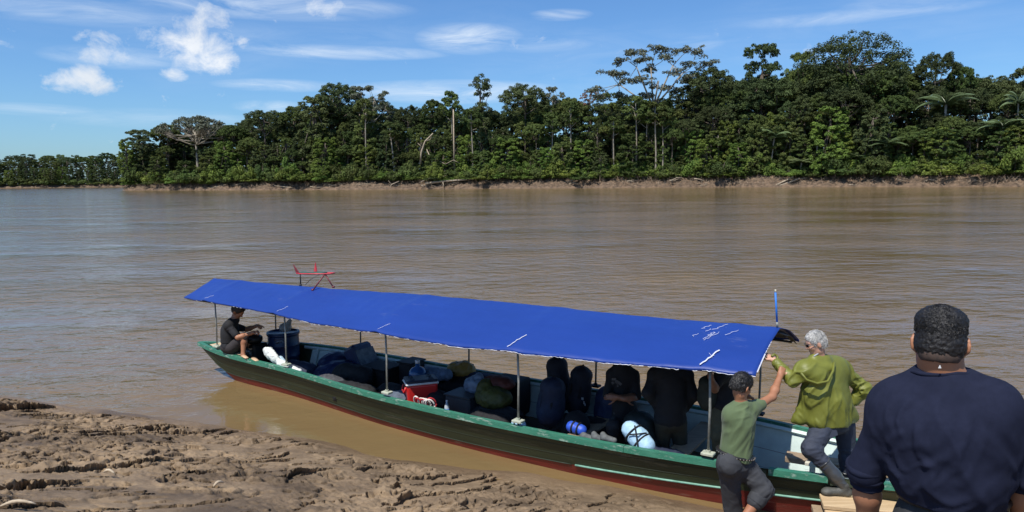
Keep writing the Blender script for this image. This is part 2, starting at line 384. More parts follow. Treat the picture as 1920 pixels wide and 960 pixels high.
# ------------------------------------------------------------------ setting: near bank
SHX = [-60, -20, -11, -8.17, -6.65, -5.06, -4.02, -2.49, -1.73, -.72, .22, .81, 1.37, 2.09, 3.0, 5, 9, 40]
SHY = [24, 15.5, 12.4, 11.2, 10.5, 10.0, 9.68, 8.96, 8.6, 8.18, 7.84, 7.60, 7.36, 7.02, 6.62, 5.9, 4.9, 0]
def shore(x): return np.interp(x, SHX, SHY)
def bank_h(d):
    d = np.maximum(d, -3); h = .17 * d + .014 * np.maximum(d, 0) ** 2; return np.where(h > 1.5, 1.5 + .35 * (1 - np.exp(-(h - 1.5) / .35)), h)
def mud_material():
    m = bpy.data.materials.new('wet_river_mud'); m.use_nodes = True; t = m.node_tree; nn = t.nodes; ll = t.links
    b = nn['Principled BSDF']; tc = nn.new('ShaderNodeTexCoord')
    def ns(scale, detail, rough, stretch=(1, 1, 1), rz=0):
        mp = nn.new('ShaderNodeMapping'); mp.inputs['Scale'].default_value = stretch; mp.inputs['Rotation'].default_value = (0, 0, rz); ll.new(tc.outputs['Object'], mp.inputs[0])
        n = nn.new('ShaderNodeTexNoise'); n.inputs['Scale'].default_value = scale; n.inputs['Detail'].default_value = detail; n.inputs['Roughness'].default_value = rough; ll.new(mp.outputs[0], n.inputs['Vector']); return n.outputs['Fac']
    a = ns(.9, 6, .6, (1, 1.6, 1), .6); c = ns(14, 6, .7)
    cr = nn.new('ShaderNodeValToRGB'); e = cr.color_ramp.elements; e[0].position = .36; e[0].color = (.120, .084, .052, 1); e[1].position = .62; e[1].color = (.290, .205, .124, 1)
    k = e.new(.48); k.color = (.208, .146, .089, 1)
    ll.new(a, cr.inputs[0])
    cr2 = nn.new('ShaderNodeValToRGB'); cr2.color_ramp.elements[0].position = .3; cr2.color_ramp.elements[0].color = (.72, .72, .72, 1); cr2.color_ramp.elements[1].position = .6; cr2.color_ramp.elements[1].color = (1, 1, 1, 1)
    ll.new(c, cr2.inputs[0])
    mx = nn.new('ShaderNodeMix'); mx.data_type = 'RGBA'; mx.blend_type = 'MULTIPLY'; mx.inputs['Factor'].default_value = 1
    ia = [s for s in mx.inputs if s.type == 'RGBA']; ll.new(cr.outputs[0], ia[0]); ll.new(cr2.outputs[0], ia[1])
    # damp strip just above the water level
    sz = nn.new('ShaderNodeSeparateXYZ'); ll.new(tc.outputs['Object'], sz.inputs[0])
    wet = math_node(t, 'SUBTRACT', 1.0, math_node(t, 'MULTIPLY', sz.outputs[2], 9.0), clamp=True)
    mw = nn.new('ShaderNodeMix'); mw.data_type = 'RGBA'; ll.new(math_node(t, 'MULTIPLY', wet, .55), mw.inputs['Factor'])
    iw = [s for s in mw.inputs if s.type == 'RGBA']; ll.new(mx.outputs[2], iw[0]); iw[1].default_value = (.15, .098, .058, 1)
    ll.new(mw.outputs[2], b.inputs['Base Color'])
    ro = math_node(t, 'MULTIPLY_ADD', a, .35, .50); ll.new(math_node(t, 'SUBTRACT', ro, math_node(t, 'MULTIPLY', wet, .22)), b.inputs['Roughness']); b.inputs['Specular IOR Level'].default_value = .25
    bp = nn.new('ShaderNodeBump'); bp.inputs['Strength'].default_value = .7; bp.inputs['Distance'].default_value = .012
    ll.new(math_node(t, 'ADD', ns(28, 8, .75), math_node(t, 'MULTIPLY', ns(110, 4, .7), .4)), bp.inputs['Height']); ll.new(bp.outputs[0], b.inputs['Normal'])
    return m
MUD = mud_material()
def mud_patch():
    x = np.arange(-11.5, 3.8, .0165); d = np.concatenate([np.arange(-.9, -.2, .05), np.arange(-.2, 6.0, .0165)])
    Xg, Dg = np.meshgrid(x, d, indexing='ij'); Yg = shore(Xg) - Dg * 1.0
    wob = .22 * fbm2(Xg * .8, Yg * .8, 4, 3)
    h = bank_h(Dg + wob) + .02
    u = (Xg + Yg) * .7071; v = (Xg - Yg) * .7071       # u runs along the drag marks, v across them
    fl = np.clip((Dg + .05) / .35, 0, 1)
    h += .05 * fbm2(Xg * .5, Yg * .5, 3, 5) * fl
    step = np.zeros_like(h)
    lf = 1.0 + .45 * np.tanh((-Xg - 1.5) / 2)
    for (fr, amp, lu, sd_, thr) in ((1.0, .17, .45, 11, .14), (2.6, .070, 1.0, 12, .12), (5.5, .026, 2.2, 13, .08)):
        ph = v * fr + 1.1 * fbm2(u * lu, v * fr * .55, 4, sd_) + .20 * fbm2(u * 7, v * 7, 4, sd_ + 7, .65)
        fr_ = ph - np.floor(ph)
        rid = np.floor(ph)
        msk = np.clip((fbm2(u * lu * 1.2 + rid * 7.31, v * .5 + rid * 3.7, 3, sd_ + 3) - thr) * 4.5, 0, 1)
        ramp = np.where(fr_ < .80, (fr_ / .80) ** 3, 1 - np.clip((fr_ - .80) / .030, 0, 1))
        pit = np.where((fr_ > .83), -(1 - (fr_ - .83) / .17) ** .8, 0) * .9
        step += amp * msk * (ramp * .55 + pit) * lf
    rough = np.clip(fbm2(Xg * .9, Yg * 1.3, 3, 31) * 2.2 + .35, .12, 1)
    clod = np.abs(fbm2(u * 5, v * 9, 5, 41, .6)); h2 = (.075 * clod - .018) * rough * fl
    bumps = .016 * fbm2(Xg * 18, Yg * 18, 4, 51, .65) * (rough + .15)
    # chunky blocks close to the water and scattered prints
    def worley(x, y, sd):
        ix, iy = np.floor(x).astype(np.int64), np.floor(y).astype(np.int64); best = np.full(x.shape, 9.0); sec = np.full(x.shape, 9.0); val = np.zeros_like(x); tx = np.zeros_like(x)
        for a in (-1, 0, 1):
            for b in (-1, 0, 1):
                cx_, cy_ = ix + a, iy + b; h1, h2_, h3 = _h(cx_, cy_, cx_ * 0 + sd), _h(cx_, cy_, cx_ * 0 + sd + 1), _h(cx_, cy_, cx_ * 0 + sd + 2)
                dx_, dy_ = x - cx_ - h1, y - cy_ - h2_; dd = dx_ * dx_ + dy_ * dy_; nb = dd < best
                sec = np.where(nb, best, np.minimum(sec, dd)); val = np.where(nb, h3, val); tx = np.where(nb, (h1 - .5) * dx_ + (h2_ - .5) * dy_, tx); best = np.where(nb, dd, best)
        return val, np.sqrt(sec) - np.sqrt(best), tx
    wx, wy = Xg + .05 * fbm2(Xg * 6, Yg * 6, 3, 81), Yg + .05 * fbm2(Xg * 6, Yg * 6, 3, 82)
    clods_ = 0
    for sc_, am in ((4.5, .060), (10.5, .032), (22.0, .009)):
        cvl, edge, tlt = worley((wx + wy) * .7071 * sc_ * .75, (wx - wy) * .7071 * sc_ * 1.15, int(sc_))
        pm = np.clip((fbm2(Xg * 1.1 + sc_, Yg * 1.1, 4, 90 + int(sc_)) - .08) * 3.5, 0, 1)
        clods_ = clods_ + am * pm * (cvl * .9 + tlt * 1.2 - .55 * np.exp(-(edge / .10) ** 2))
    cells = fbm2(Xg * 3.2, Yg * 3.2, 3, 61); blk = np.clip((cells - .18) * 6, 0, 1) * .045 * rough
    cel2 = fbm2(Xg * 7.5, Yg * 7.5, 3, 62); holes = -np.clip((cel2 - .36) * 9, 0, 1) * .05 * rough
    foot_ = 0; rf = np.random.default_rng(31)
    for k in range(26):
        fx, fy = rf.uniform(-6.5, 1.0), 0; fd = rf.uniform(.5, 4.2); fy = float(shore(fx)) - fd; an_ = rf.uniform(.3, 2.2); ca_, sa_ = math.cos(an_), math.sin(an_)
        ex = ((Xg - fx) * ca_ + (Yg - fy) * sa_) / .15; ey = (-(Xg - fx) * sa_ + (Yg - fy) * ca_) / .060; rr_ = np.sqrt(ex ** 2 + ey ** 2) * (1 + .15 * fbm2(Xg * 9, Yg * 9, 2, 7))
        foot_ = foot_ + np.where(rr_ < 1, -.055, 0) * np.clip((1 - rr_) * 6, 0, 1) + .022 * np.exp(-((rr_ - 1.25) / .25) ** 2)
    h = h + (step + foot_ + h2 + bumps + blk + holes + clods_) * fl
    sh = (step + blk + holes + clods_ * .8) * 1.1 * fl                         # lips lean over the cracks
    Xs = Xg + sh * .62 + .01 * fbm2(Xg * 9, Yg * 9, 3, 71); Ys = Yg - sh * .78
    V = np.stack([Xs, Ys, h], -1).reshape(-1, 3)
    nx, nd = Xg.shape; I = np.arange(nx * nd).reshape(nx, nd)
    Q = np.stack([I[:-1, :-1], I[:-1, 1:], I[1:, 1:], I[1:, :-1]], -1).reshape(-1, 4)
    return V, Q
V, Q = mud_patch()
tag(link('muddy_bank', mesh_np('muddy_bank', V, Q), MUD, None, True), 'cracked brown mud bank sloping to the river', kind='structure')
def coarse_ground():
    x = np.concatenate([np.linspace(-300, -62, 18), np.arange(-60, 40, .8), np.linspace(42, 300, 18)]); d = np.concatenate([np.array([-30, -10, -3.]), np.arange(-2, 30, .6), np.array([40, 80, 200.])])
    Xg, Dg = np.meshgrid(x, d, indexing='ij'); Yg = shore(Xg) - Dg
    inside = (Xg > -11.2) & (Xg < 3.5) & (Dg < 5.7) & (Dg > -1.5)
    h = bank_h(Dg) + .06 * fbm2(Xg * .6, Yg * .6, 4, 9) - np.where(inside, .32, 0) + .2 * np.clip((Dg - 30) / 30, 0, 1)
    h = np.where(Dg < -2.5, -3.0, h)
    V = np.stack([Xg, Yg, h], -1).reshape(-1, 3); nx, nd = Xg.shape; I = np.arange(nx * nd).reshape(nx, nd)
    return V, np.stack([I[:-1, :-1], I[:-1, 1:], I[1:, 1:], I[1:, :-1]], -1).reshape(-1, 4)
V, Q = coarse_ground()
tag(link('near_shore_ground', mesh_np('near_shore_ground', V, Q), MUD, None, True), 'brown muddy ground of the near shore', kind='structure')

# little things lying on the mud
random.seed(4)
stick = mat('dry_stick', (.55, .46, .33), (.35, .27, .18), 20, .8)
for (px, py, ln, ang, lab) in ((35, 952, .24, .1, 'pale curved stick lying on the mud near the left corner'), (205, 891, .13, -.3, 'short pale twig beside the rough mud patch'), (410, 913, .1, .9, 'small pale chip lying on the mud right of the deep crack')):
    p = ptz(px, py, 1.0)
    d_ = shore(p[0]) - p[1]; 
    for _ in range(12): 
        zz = float(bank_h(np.array(shore(p[0]) - p[1]))); p = ptz(px, py, zz + .03)
    mb = MB(); dx = np.array([math.cos(ang), math.sin(ang), 0]); pts = [p + dx * ln * (t - .5) + np.array([0, 0, .02 + .03 * math.sin(t * 3.1)]) for t in np.linspace(0, 1, 7)]
    mb.tube(pts, [.006, .012, .015, .014, .012, .009, .004], 7); tag(mb.build('stick', stick, None, True, own=True), lab, 'stick')

# ------------------------------------------------------------------ setting: far bank
BX = [-420, -171, -96, -51, 0, 59, 100, 130, 150, 190, 300]
BY = [520, 319, 283, 265, 255, 234, 211, 183, 160, 120, 60]
BANKMAT = mat('eroded_bank_earth', (.225, .148, .090), (.065, .045, .030), .8, .9, 1.0, 2.5, contrast=.16, bdist=.35, detail=9, stretch=(1, 1, 2.2))
FOREST_FLOOR = mat('forest_floor', (.06, .06, .03), (.03, .035, .018), .3, .95)
def bpoint(s):   # point along the far bank by arc parameter from left tip, s in metres
    return s
P_ = [(-187, 420), (-183, 372), (-180, 340), (-173, 321)] + [(BX[i], BY[i]) for i in range(2, 11)]
PB = np.array(P_, float); seg = np.linalg.norm(np.diff(PB, axis=0), axis=1); cum_ = np.concatenate([[0], np.cumsum(seg)])
def bank_xy(s): return np.stack([np.interp(s, cum_, PB[:, 0]), np.interp(s, cum_, PB[:, 1])], -1)
def bank_nrm(s):
    t = bank_xy(np.asarray(s) + 4.0) - bank_xy(np.asarray(s) - 4.0); t /= np.linalg.norm(t, axis=-1)[..., None] + 1e-9
    return np.stack([-t[..., 1], t[..., 0]], -1)    # inland
def strip(total, fxy, fnr, name, seed, htop=3.4, step=.7, wide=8.5):
    s = np.arange(0, total, step); d = np.concatenate([np.arange(-3.5, wide + 4, .55), [wide + 12, wide + 60, wide + 400]])
    Sg, Dg = np.meshgrid(s, d, indexing='ij'); b = fxy(Sg); n = fnr(Sg)
    wob = 1.6 * fbm2(Sg * .05, Sg * 0, 4, seed)
    XY = b + n * (Dg + wob)[..., None]
    t = np.clip(Dg / wide, 0, 1.0); prof = htop * (t ** .75) * (1 + .28 * fbm2(Sg * .06, Dg * .02, 4, seed + 1)); prof = np.where(Dg < 0, Dg * .35, prof)
    rl = fbm2(Sg * .45, Dg * .8, 5, seed + 2, .6); h = prof + rl * np.clip(Dg + .5, 0, 1.6) * 1.35 * np.clip(1.4 - t * .8, 0, 1)
    V = np.concatenate([XY, h[..., None]], -1).reshape(-1, 3); a_, b_ = Sg.shape; I = np.arange(a_ * b_).reshape(a_, b_)
    Q = np.stack([I[:-1, :-1], I[1:, :-1], I[1:, 1:], I[:-1, 1:]], -1).reshape(-1, 4)
    o = link(name, mesh_np(name, V, Q), BANKMAT, None, False); return tag(o, None, kind='structure')
strip(cum_[-1], bank_xy, bank_nrm, 'far_bank', 5)['label'] = 'eroded brown earth bank below the forest'
PL = np.array([(-900, 430), (-560, 545), (-400, 572), (-300, 590), (-200, 640), (-60, 700), (100, 760)], float); cumL = np.concatenate([[0], np.cumsum(np.linalg.norm(np.diff(PL, axis=0), axis=1))])
def l_xy(s): return np.stack([np.interp(s, cumL, PL[:, 0]), np.interp(s, cumL, PL[:, 1])], -1)
def l_nrm(s):
    t = l_xy(np.asarray(s) + 8.) - l_xy(np.asarray(s) - 8.); t /= np.linalg.norm(t, axis=-1)[..., None] + 1e-9; return np.stack([-t[..., 1], t[..., 0]], -1)
strip(cumL[-1], l_xy, l_nrm, 'distant_bank', 8, 2.6, 2.0, 8)['label'] = 'distant brown bank beyond the river bend'

# ------------------------------------------------------------------ trees
BARK = mat('pale_bark', (.36, .32, .25), (.20, .17, .13), 1.2, .9, .4, 6, bdist=.05)
DBARK = mat('dark_bark', (.16, .13, .10), (.08, .065, .05), 1.2, .9)
LEAF = mat('forest_leaves', (.135, .168, .046), (.046, .068, .022), .22, .7, spec=.12, detail=3, transl=.22, randv=.34, contrast=.22)
LEAF_D = mat('dark_forest_leaves', (.088, .112, .040), (.036, .050, .021), .22, .7, spec=.12, detail=3, transl=.16, randv=.32, contrast=.22)
LEAF_G = mat('grey_green_leaves', (.15, .165, .105), (.08, .092, .06), .3, .6, spec=.3, transl=.15, randv=.12)
LEAF_B = mat('bright_leaves', (.18, .235, .045), (.085, .125, .028), .35, .65, spec=.15, detail=3, transl=.25, randv=.25)
LEAF_R = mat('rusty_leaves', (.22, .12, .08), (.12, .07, .05), .5, .7, transl=.1)
LEAF_P = mat('palm_leaves', (.24, .30, .13), (.12, .16, .07), .5, .35, spec=.6, transl=.2, randv=.15)
def leaf_cloud(cs, rs, per, size, rng, up=.35, flat=.75, low=-.45):
    """per leaves for each clump: rhomb leaves scattered through an ellipsoid shell"""
    cs = np.asarray(cs, float); rs = np.asarray(rs, float); n = len(cs)
    k = np.maximum(6, (per * (rs / rs.mean()) ** 2)).astype(int); idx = np.repeat(np.arange(n), k); m = len(idx)
    d = rng.normal(size=(m, 3)); d /= np.linalg.norm(d, axis=1)[:, None]
    d[:, 2] = np.where(d[:, 2] < low, -d[:, 2], d[:, 2])
    rad = (.55 + .5 * rng.random(m)) * rs[idx]
    P = cs[idx] + d * rad[:, None] * np.array([1, 1, flat])
    nr = d * .9 + np.array([0, 0, up]) + rng.normal(size=(m, 3)) * .45; nr /= np.linalg.norm(nr, axis=1)[:, None]
    t = np.cross(nr, rng.normal(size=(m, 3))); t /= np.linalg.norm(t, axis=1)[:, None]; b = np.cross(nr, t)
    s = size * (.6 + .8 * rng.random(m))[:, None]
    V = np.stack([P + t * s, P + b * s * .55, P - t * s, P - b * s * .55], 1).reshape(-1, 3)
    return V
def crown_pts(kind, rng, Ht, R):
    """clump centres and radii in metres for a crown of radius R on a tree Ht tall"""
    C = []; r = []
    def put(x, y, z, q): C.append((x, y, z)); r.append(q)
    if kind == 'dome':
        zc = Ht - R * .78; n = 175
        for i in range(n):
            d = rng.normal(size=3); d /= np.linalg.norm(d); d[2] = abs(d[2]) if rng.random() < .78 else d[2] * .6; k = rng.uniform(.72, 1.0)
            put(d[0] * R * k, d[1] * R * k, zc + d[2] * R * .72 * k, R * rng.uniform(.08, .155))
    elif kind == 'column':
        n = 150
        for i in range(n):
            t = rng.random() ** .8; z = Ht * (.12 + .84 * t); w = R * (.55 + .45 * math.sin(t * 2.6)) * (1 - max(0, t - .8) * 2.2); a = rng.random() * 6.283; k = rng.uniform(.55, 1)
            put(math.cos(a) * w * k, math.sin(a) * w * k, z, R * rng.uniform(.11, .21))
    elif kind == 'umbrella':
        for i in range(110):
            a = rng.random() * 6.283; k = math.sqrt(rng.random()); z = Ht - R * .14 - R * .42 * k * k + rng.normal() * R * .035
            put(math.cos(a) * R * k, math.sin(a) * R * k, z, R * rng.uniform(.07, .13))
    elif kind == 'layered':
        for L_ in range(5):
            zz = Ht * (1 - .125 * L_) - R * .1; rr = R * (.55 + .16 * L_)
            for i in range(36):
                a = rng.random() * 6.283; k = math.sqrt(rng.random()); put(math.cos(a) * rr * k, math.sin(a) * rr * k, zz - rr * .25 * k * k + rng.normal() * .4, R * rng.uniform(.07, .13))
    elif kind == 'airy':
        PL_ = [(-1.05, -.95), (-.85, -.62), (-.7, -.4), (-.45, -.25), (-.3, -.75), (-.15, -.1), (0, -.45), (.1, -.05), (.25, -.3), (.35, -.6), (.5, -.15), (.65, -.4), (.8, -.2), (.92, -.45), (-.5, -.8), (-.95, -1.1), (.1, -.85), (-.1, -1.05), (.45, -.9), (-.62, -1.05), (.6, -.75), (-.2, -.35), (.3, -.1), (-.55, -.55)]
        for (x_, z_) in PL_:
            yy = rng.uniform(-.5, .5) * (1 - .5 * abs(x_)); 
            for j in range(7): put((x_ + rng.normal() * .085) * R, (yy + rng.normal() * .09) * R, Ht + (z_ - .06 + rng.normal() * .035) * R, R * rng.uniform(.065, .115))
    elif kind == 'slim':
        for i in range(34):
            d = rng.normal(size=3); d /= np.linalg.norm(d); k = rng.uniform(.5, 1)
            put(d[0] * R * k, d[1] * R * k, Ht - R * 1.0 + d[2] * R * .95 * k, R * rng.uniform(.18, .32))
    elif kind == 'topknot':
        for i in range(40):
            d = rng.normal(size=3); d /= np.linalg.norm(d); k = rng.uniform(.4, 1)
            put(d[0] * R * .62 * k, d[1] * R * .62 * k, Ht - R * .55 + d[2] * R * .55 * k, R * rng.uniform(.12, .2))
        for i in range(55):
            t = rng.random(); a = rng.random() * 6.283; w = R * (.5 + .5 * (1 - t)); put(math.cos(a) * w * rng.random(), math.sin(a) * w * rng.random(), Ht * (.15 + .6 * t), R * rng.uniform(.15, .26))
    elif kind == 'giant':
        for i in range(420):
            d = rng.normal(size=3); d /= np.linalg.norm(d); k = rng.uniform(.6, 1.0); d[2] = d[2] if d[2] > 0 else d[2] * .8
            put(d[0] * R * k, d[1] * R * k, Ht - R * .98 + d[2] * R * .88 * k, R * rng.uniform(.08, .145))
    elif kind == 'wall':
        for i in range(190):
            t = rng.random(); z = Ht * (.04 + .90 * t); w = R * (1.0 - .35 * t ** 2); a = rng.random() * 6.283; k = math.sqrt(rng.uniform(.25, 1))
            put(math.cos(a) * w * k, math.sin(a) * w * k, z, R * rng.uniform(.09, .19))
    elif kind == 'bush':
        for i in range(26):
            a = rng.random() * 6.283; k = math.sqrt(rng.random()); put(math.cos(a) * R * k, math.sin(a) * R * k, Ht * (.15 + .7 * rng.random() * (1 - .5 * k)), R * rng.uniform(.22, .38))
    return np.array(C), np.array(r)
ARCH = {}
def archetype(key, kind, Ht, R, leafmat, per, size, trunk=True, tr=.45, bark=None, seed=1, limbs=10, base=.5, name='broadleaf_tree'):
    rng = np.random.default_rng(seed); C, r = crown_pts(kind, rng, Ht, R)
    V = leaf_cloud(C, r, per, size, rng, low=-.45 if kind != 'airy' else -.2)
    Qd = np.arange(len(V)).reshape(-1, 4); cm = mesh_np('crown', V, Qd); cm.materials.append(leafmat)
    tm = None
    if trunk:
        mb = MB(); lean = rng.normal(size=2) * Ht * .02; zt = Ht - R * (1.25 if kind == 'airy' else .55)
        pts = [np.array([lean[0] * (t ** 2) + .15 * math.sin(t * 5 + seed), lean[1] * t * t, zt * t]) for t in np.linspace(0, 1, 7)]
        mb.tube(pts, [tr * (1.5 if i == 0 else 1.0 - .09 * i) for i in range(7)], 7)
        order = rng.permutation(len(C))[:limbs]
        if kind == 'airy':
            top_ = pts[-1]; anch = [np.array([x_ * R, y_ * R, Ht + z_ * R]) for x_, y_, z_ in ((-.62, .1, -.85), (-.35, -.25, -.55), (0, .2, -.5), (.35, -.1, -.5), (.62, .2, -.6), (.05, -.3, -.85))]
            for q_ in anch: mb.tube([top_ - np.array([0, 0, R * .12]), top_ * .55 + q_ * .45 + np.array([0, 0, -R * .07]), q_], [tr * .62, tr * .42, tr * .26], 6)
            for ci in range(0, len(C), 7):
                c = C[ci:ci + 7].mean(0); q_ = min(anch, key=lambda v: ((v - c) ** 2).sum()); m_ = (q_ + c) / 2 + rng.normal(size=3) * R * .04; mb.tube([q_, m_, c], [tr * .22, tr * .14, tr * .07], 5)
                for j in range(ci, min(ci + 7, len(C)), 2): mb.tube([m_ * .4 + c * .6, C[j]], [tr * .08, tr * .03], 4)
            order = []
        for i in order:
            c = C[i]; a = pts[-1] * .0 + np.array([lean[0], lean[1], zt * rng.uniform(.72, .98)])
            mid = a * .45 + c * .55 + np.array([0, 0, -R * .10]) + rng.normal(size=3) * R * .03
            mb.tube([a, a * .7 + mid * .3 + np.array([0, 0, -.02 * R]), mid, c * .8 + mid * .2, c], [tr * .42, tr * .36, tr * .26, tr * .14, tr * .06], 5)
            if kind in ('airy', 'umbrella'):
                near = np.argsort(((C - c) ** 2).sum(1))[1:5]
                for j in near: mb.tube([mid, (mid + C[j]) / 2 + rng.normal(size=3) * .15, C[j]], [tr * .2, tr * .12, tr * .05], 4)
        tm = bpy.data.meshes.new('trunk'); tm.from_pydata(mb.v, [], mb.f); tm.materials.append(bark or DBARK); tm.polygons.foreach_set('use_smooth', [True] * len(tm.polygons))
    ARCH.setdefault(key, []).append((cm, tm, Ht, R, name))
def palm_arch(key, Ht, seed):
    rng = np.random.default_rng(seed); mb = MB(); V = []; 
    lean = rng.normal(size=2) * .6; top = np.array([lean[0], lean[1], Ht])
    tb = MB(); tb.tube([np.array([lean[0] * t * t, lean[1] * t * t, Ht * t]) for t in np.linspace(0, 1, 6)], [.28, .2, .18, .17, .17, .2], 7)
    for i in range(15):
        a = i * 2.4 + rng.random() * .3; el_ = rng.uniform(.35, 1.4); ln = rng.uniform(4.2, 5.6); d = np.array([math.cos(a), math.sin(a), 0])
        pts = []; p = top.copy(); e = el_
        for k in range(11):
            pts.append(p.copy()); p = p + (d * math.cos(e) + np.array([0, 0, math.sin(e)])) * ln / 10; e -= .10 + .018 * k
        mb.tube(pts, np.linspace(.06, .015, 11), 4)
        side = np.cross(d, (0, 0, 1)); 
        for k in range(2, 40):
            t = k / 40 * 10; i0 = int(t); f = t - i0; q = pts[i0] * (1 - f) + pts[min(i0 + 1, 10)] * f; L_ = 1.15 * math.sin(math.pi * min(1, k / 40 * .9 + .1)) + .15
            for sgn in (-1, 1):
                tip_ = q + side * sgn * L_ * .85 + np.array([0, 0, -L_ * .42]) + d * L_ * .35; w = d * .07
                V += [q - w, q + w, tip_ + w * .3, tip_ - w * .3]
    n0 = len(mb.v); mb.v += [tuple(p) for p in V]; mb.f += [(n0 + i * 4, n0 + i * 4 + 1, n0 + i * 4 + 2, n0 + i * 4 + 3) for i in range(len(V) // 4)]
    cm = bpy.data.meshes.new('fronds'); cm.from_pydata(mb.v, [], mb.f); cm.materials.append(LEAF_P)
    tm = bpy.data.meshes.new('trunk'); tm.from_pydata(tb.v, [], tb.f); tm.materials.append(BARK); tm.polygons.foreach_set('use_smooth', [True] * len(tm.polygons))
    ARCH.setdefault(key, []).append((cm, tm, Ht + 1.5, 4.5, 'palm_tree'))
for sd_ in (1, 2, 3): archetype('dome', 'dome', 34, 9.5, LEAF_D, 85, .25, seed=sd_, tr=.6)
ARCH_BIG = 1
for sd_ in (4, 5): archetype('mid', 'dome', 26, 7, LEAF, 80, .24, seed=sd_, tr=.4)
for sd_ in (6, 7, 8): archetype('column', 'column', 28, 5.5, LEAF_D if sd_ != 7 else LEAF, 85, .24, seed=sd_, name='vine_covered_tree')
archetype('giant', 'giant', 40, 14, LEAF_D, 75, .26, seed=44, tr=.8, limbs=26)
archetype('umbrella', 'umbrella', 27, 13, LEAF_G, 62, .34, seed=9, limbs=40, bark=BARK, tr=.6, name='umbrella_tree')
archetype('layered', 'layered', 27, 8.5, LEAF_D, 80, .24, seed=10); archetype('layered', 'layered', 30, 9, LEAF, 80, .24, seed=20)
archetype('airy', 'airy', 40, 14, LEAF_G, 60, .28, seed=11, limbs=28, bark=BARK, tr=.55, name='emergent_tree')
archetype('grey', 'airy', 34, 10, LEAF_G, 60, .26, seed=21, limbs=24, bark=BARK, tr=.45, name='fine_branched_tree')
archetype('rusty', 'airy', 28, 4, LEAF_R, 12, .25, seed=22, limbs=20, bark=BARK, tr=.25)
for sd_ in (12, 13): archetype('slim', 'slim', 22, 3.6, LEAF, 100, .27, seed=sd_, bark=BARK, tr=.26, limbs=6, name='slender_tree')
archetype('topknot', 'topknot', 34, 7, LEAF_D, 115, .26, seed=14, name='vine_covered_tree')
for sd_ in (15, 16, 17): archetype('bush', 'bush', 6, 3.6, LEAF_B if sd_ != 17 else LEAF, 62, .26, trunk=True, tr=.09, seed=sd_, limbs=6, name='riverside_shrub')
for sd_ in (31, 32, 33, 34): archetype('wall', 'wall', 19, 5.6, (LEAF, LEAF_D, LEAF, LEAF_B)[sd_ - 31], 85, .24, seed=sd_, tr=.3, name='creeper_covered_tree')
palm_arch('palm', 15, 18); palm_arch('palm', 11, 19)
def place_tree(key, x, y, z, height, label, group=None, sxy=None, var=None, rot=None, cat='tree', nm=None):
    cm, tm, Ht, R, name = ARCH[key][(var if var is not None else random.randrange(99)) % len(ARCH[key])]
    name = nm or name; t = thing(name, label, cat, (x, y, z), group); s = height / Ht; w = s if sxy is None else sxy
    t.scale = (w, w, s); t.rotation_euler = (0, 0, random.random() * 6.28 if rot is None else rot)
    c = bpy.data.objects.new('fronds' if key == 'palm' else 'crown', cm); COL.objects.link(c); c.parent = t
    if tm: k = bpy.data.objects.new('trunk', tm); COL.objects.link(k); k.parent = t
    return t
def bank_at_px(px, off):
    """world x,y where the view line over image column px meets the line off metres inland of the far bank"""
    d = ray(px, 345); s = np.arange(20, cum_[-1], .5); P = bank_xy(s) + bank_nrm(s) * off
    cr = np.abs(P[:, 0] * d[1] - P[:, 1] * d[0]) / np.linalg.norm(d[:2]); i = int(np.argmin(cr)); return P[i]
def hero(px, ytop, wpx, key, off, label, rot=None, var=0, group=None):
    p = bank_at_px(px, off); top = pt(px, ytop, p[1]); h = top[2] - 3.3; w = wpx * p[1] / F / 2; R = ARCH[key][var % len(ARCH[key])][3]
    return place_tree(key, p[0], p[1], 3.3, h, label, group, sxy=max(w / R, .35 * h / ARCH[key][var % len(ARCH[key])][2]), rot=rot, var=var)
random.seed(11)
SHORT = [(268, 'the tiered tree at the forest tip'), (372, 'the umbrella crowned tree'), (442, 'the low rounded tree'), (500, 'the broad tree with sky gaps'), (556, 'the dip in the left canopy'), (620, 'the high left canopy'), (700, 'the grey fine branched crown'), (770, 'the low dark dome'), (800, 'the bent white trunk'), (850, 'the thin ragged tree'), (905, 'the knob topped tree'), (985, 'the dark domed tree'), (1041, 'the small open crown'), (1103, 'the rust brown crown'), (1140, 'the bluish tiered tree'), (1222, 'the pale emergent tree'), (1325, 'the dome right of the emergent'), (1420, 'the tall tiered tree'), (1500, 'the palm and driftwood pile'), (1592, 'the huge domed tree'), (1694, 'the gap in the skyline'), (1745, 'the tall rounded tree'), (1795, 'the falling right slope'), (1850, 'the leaning bright palm'), (1915, 'the right edge of the picture')]
def near_to(px): return min(SHORT, key=lambda q: abs(q[0] - px))[1] if px < 1935 else 'the ground beyond the right edge'
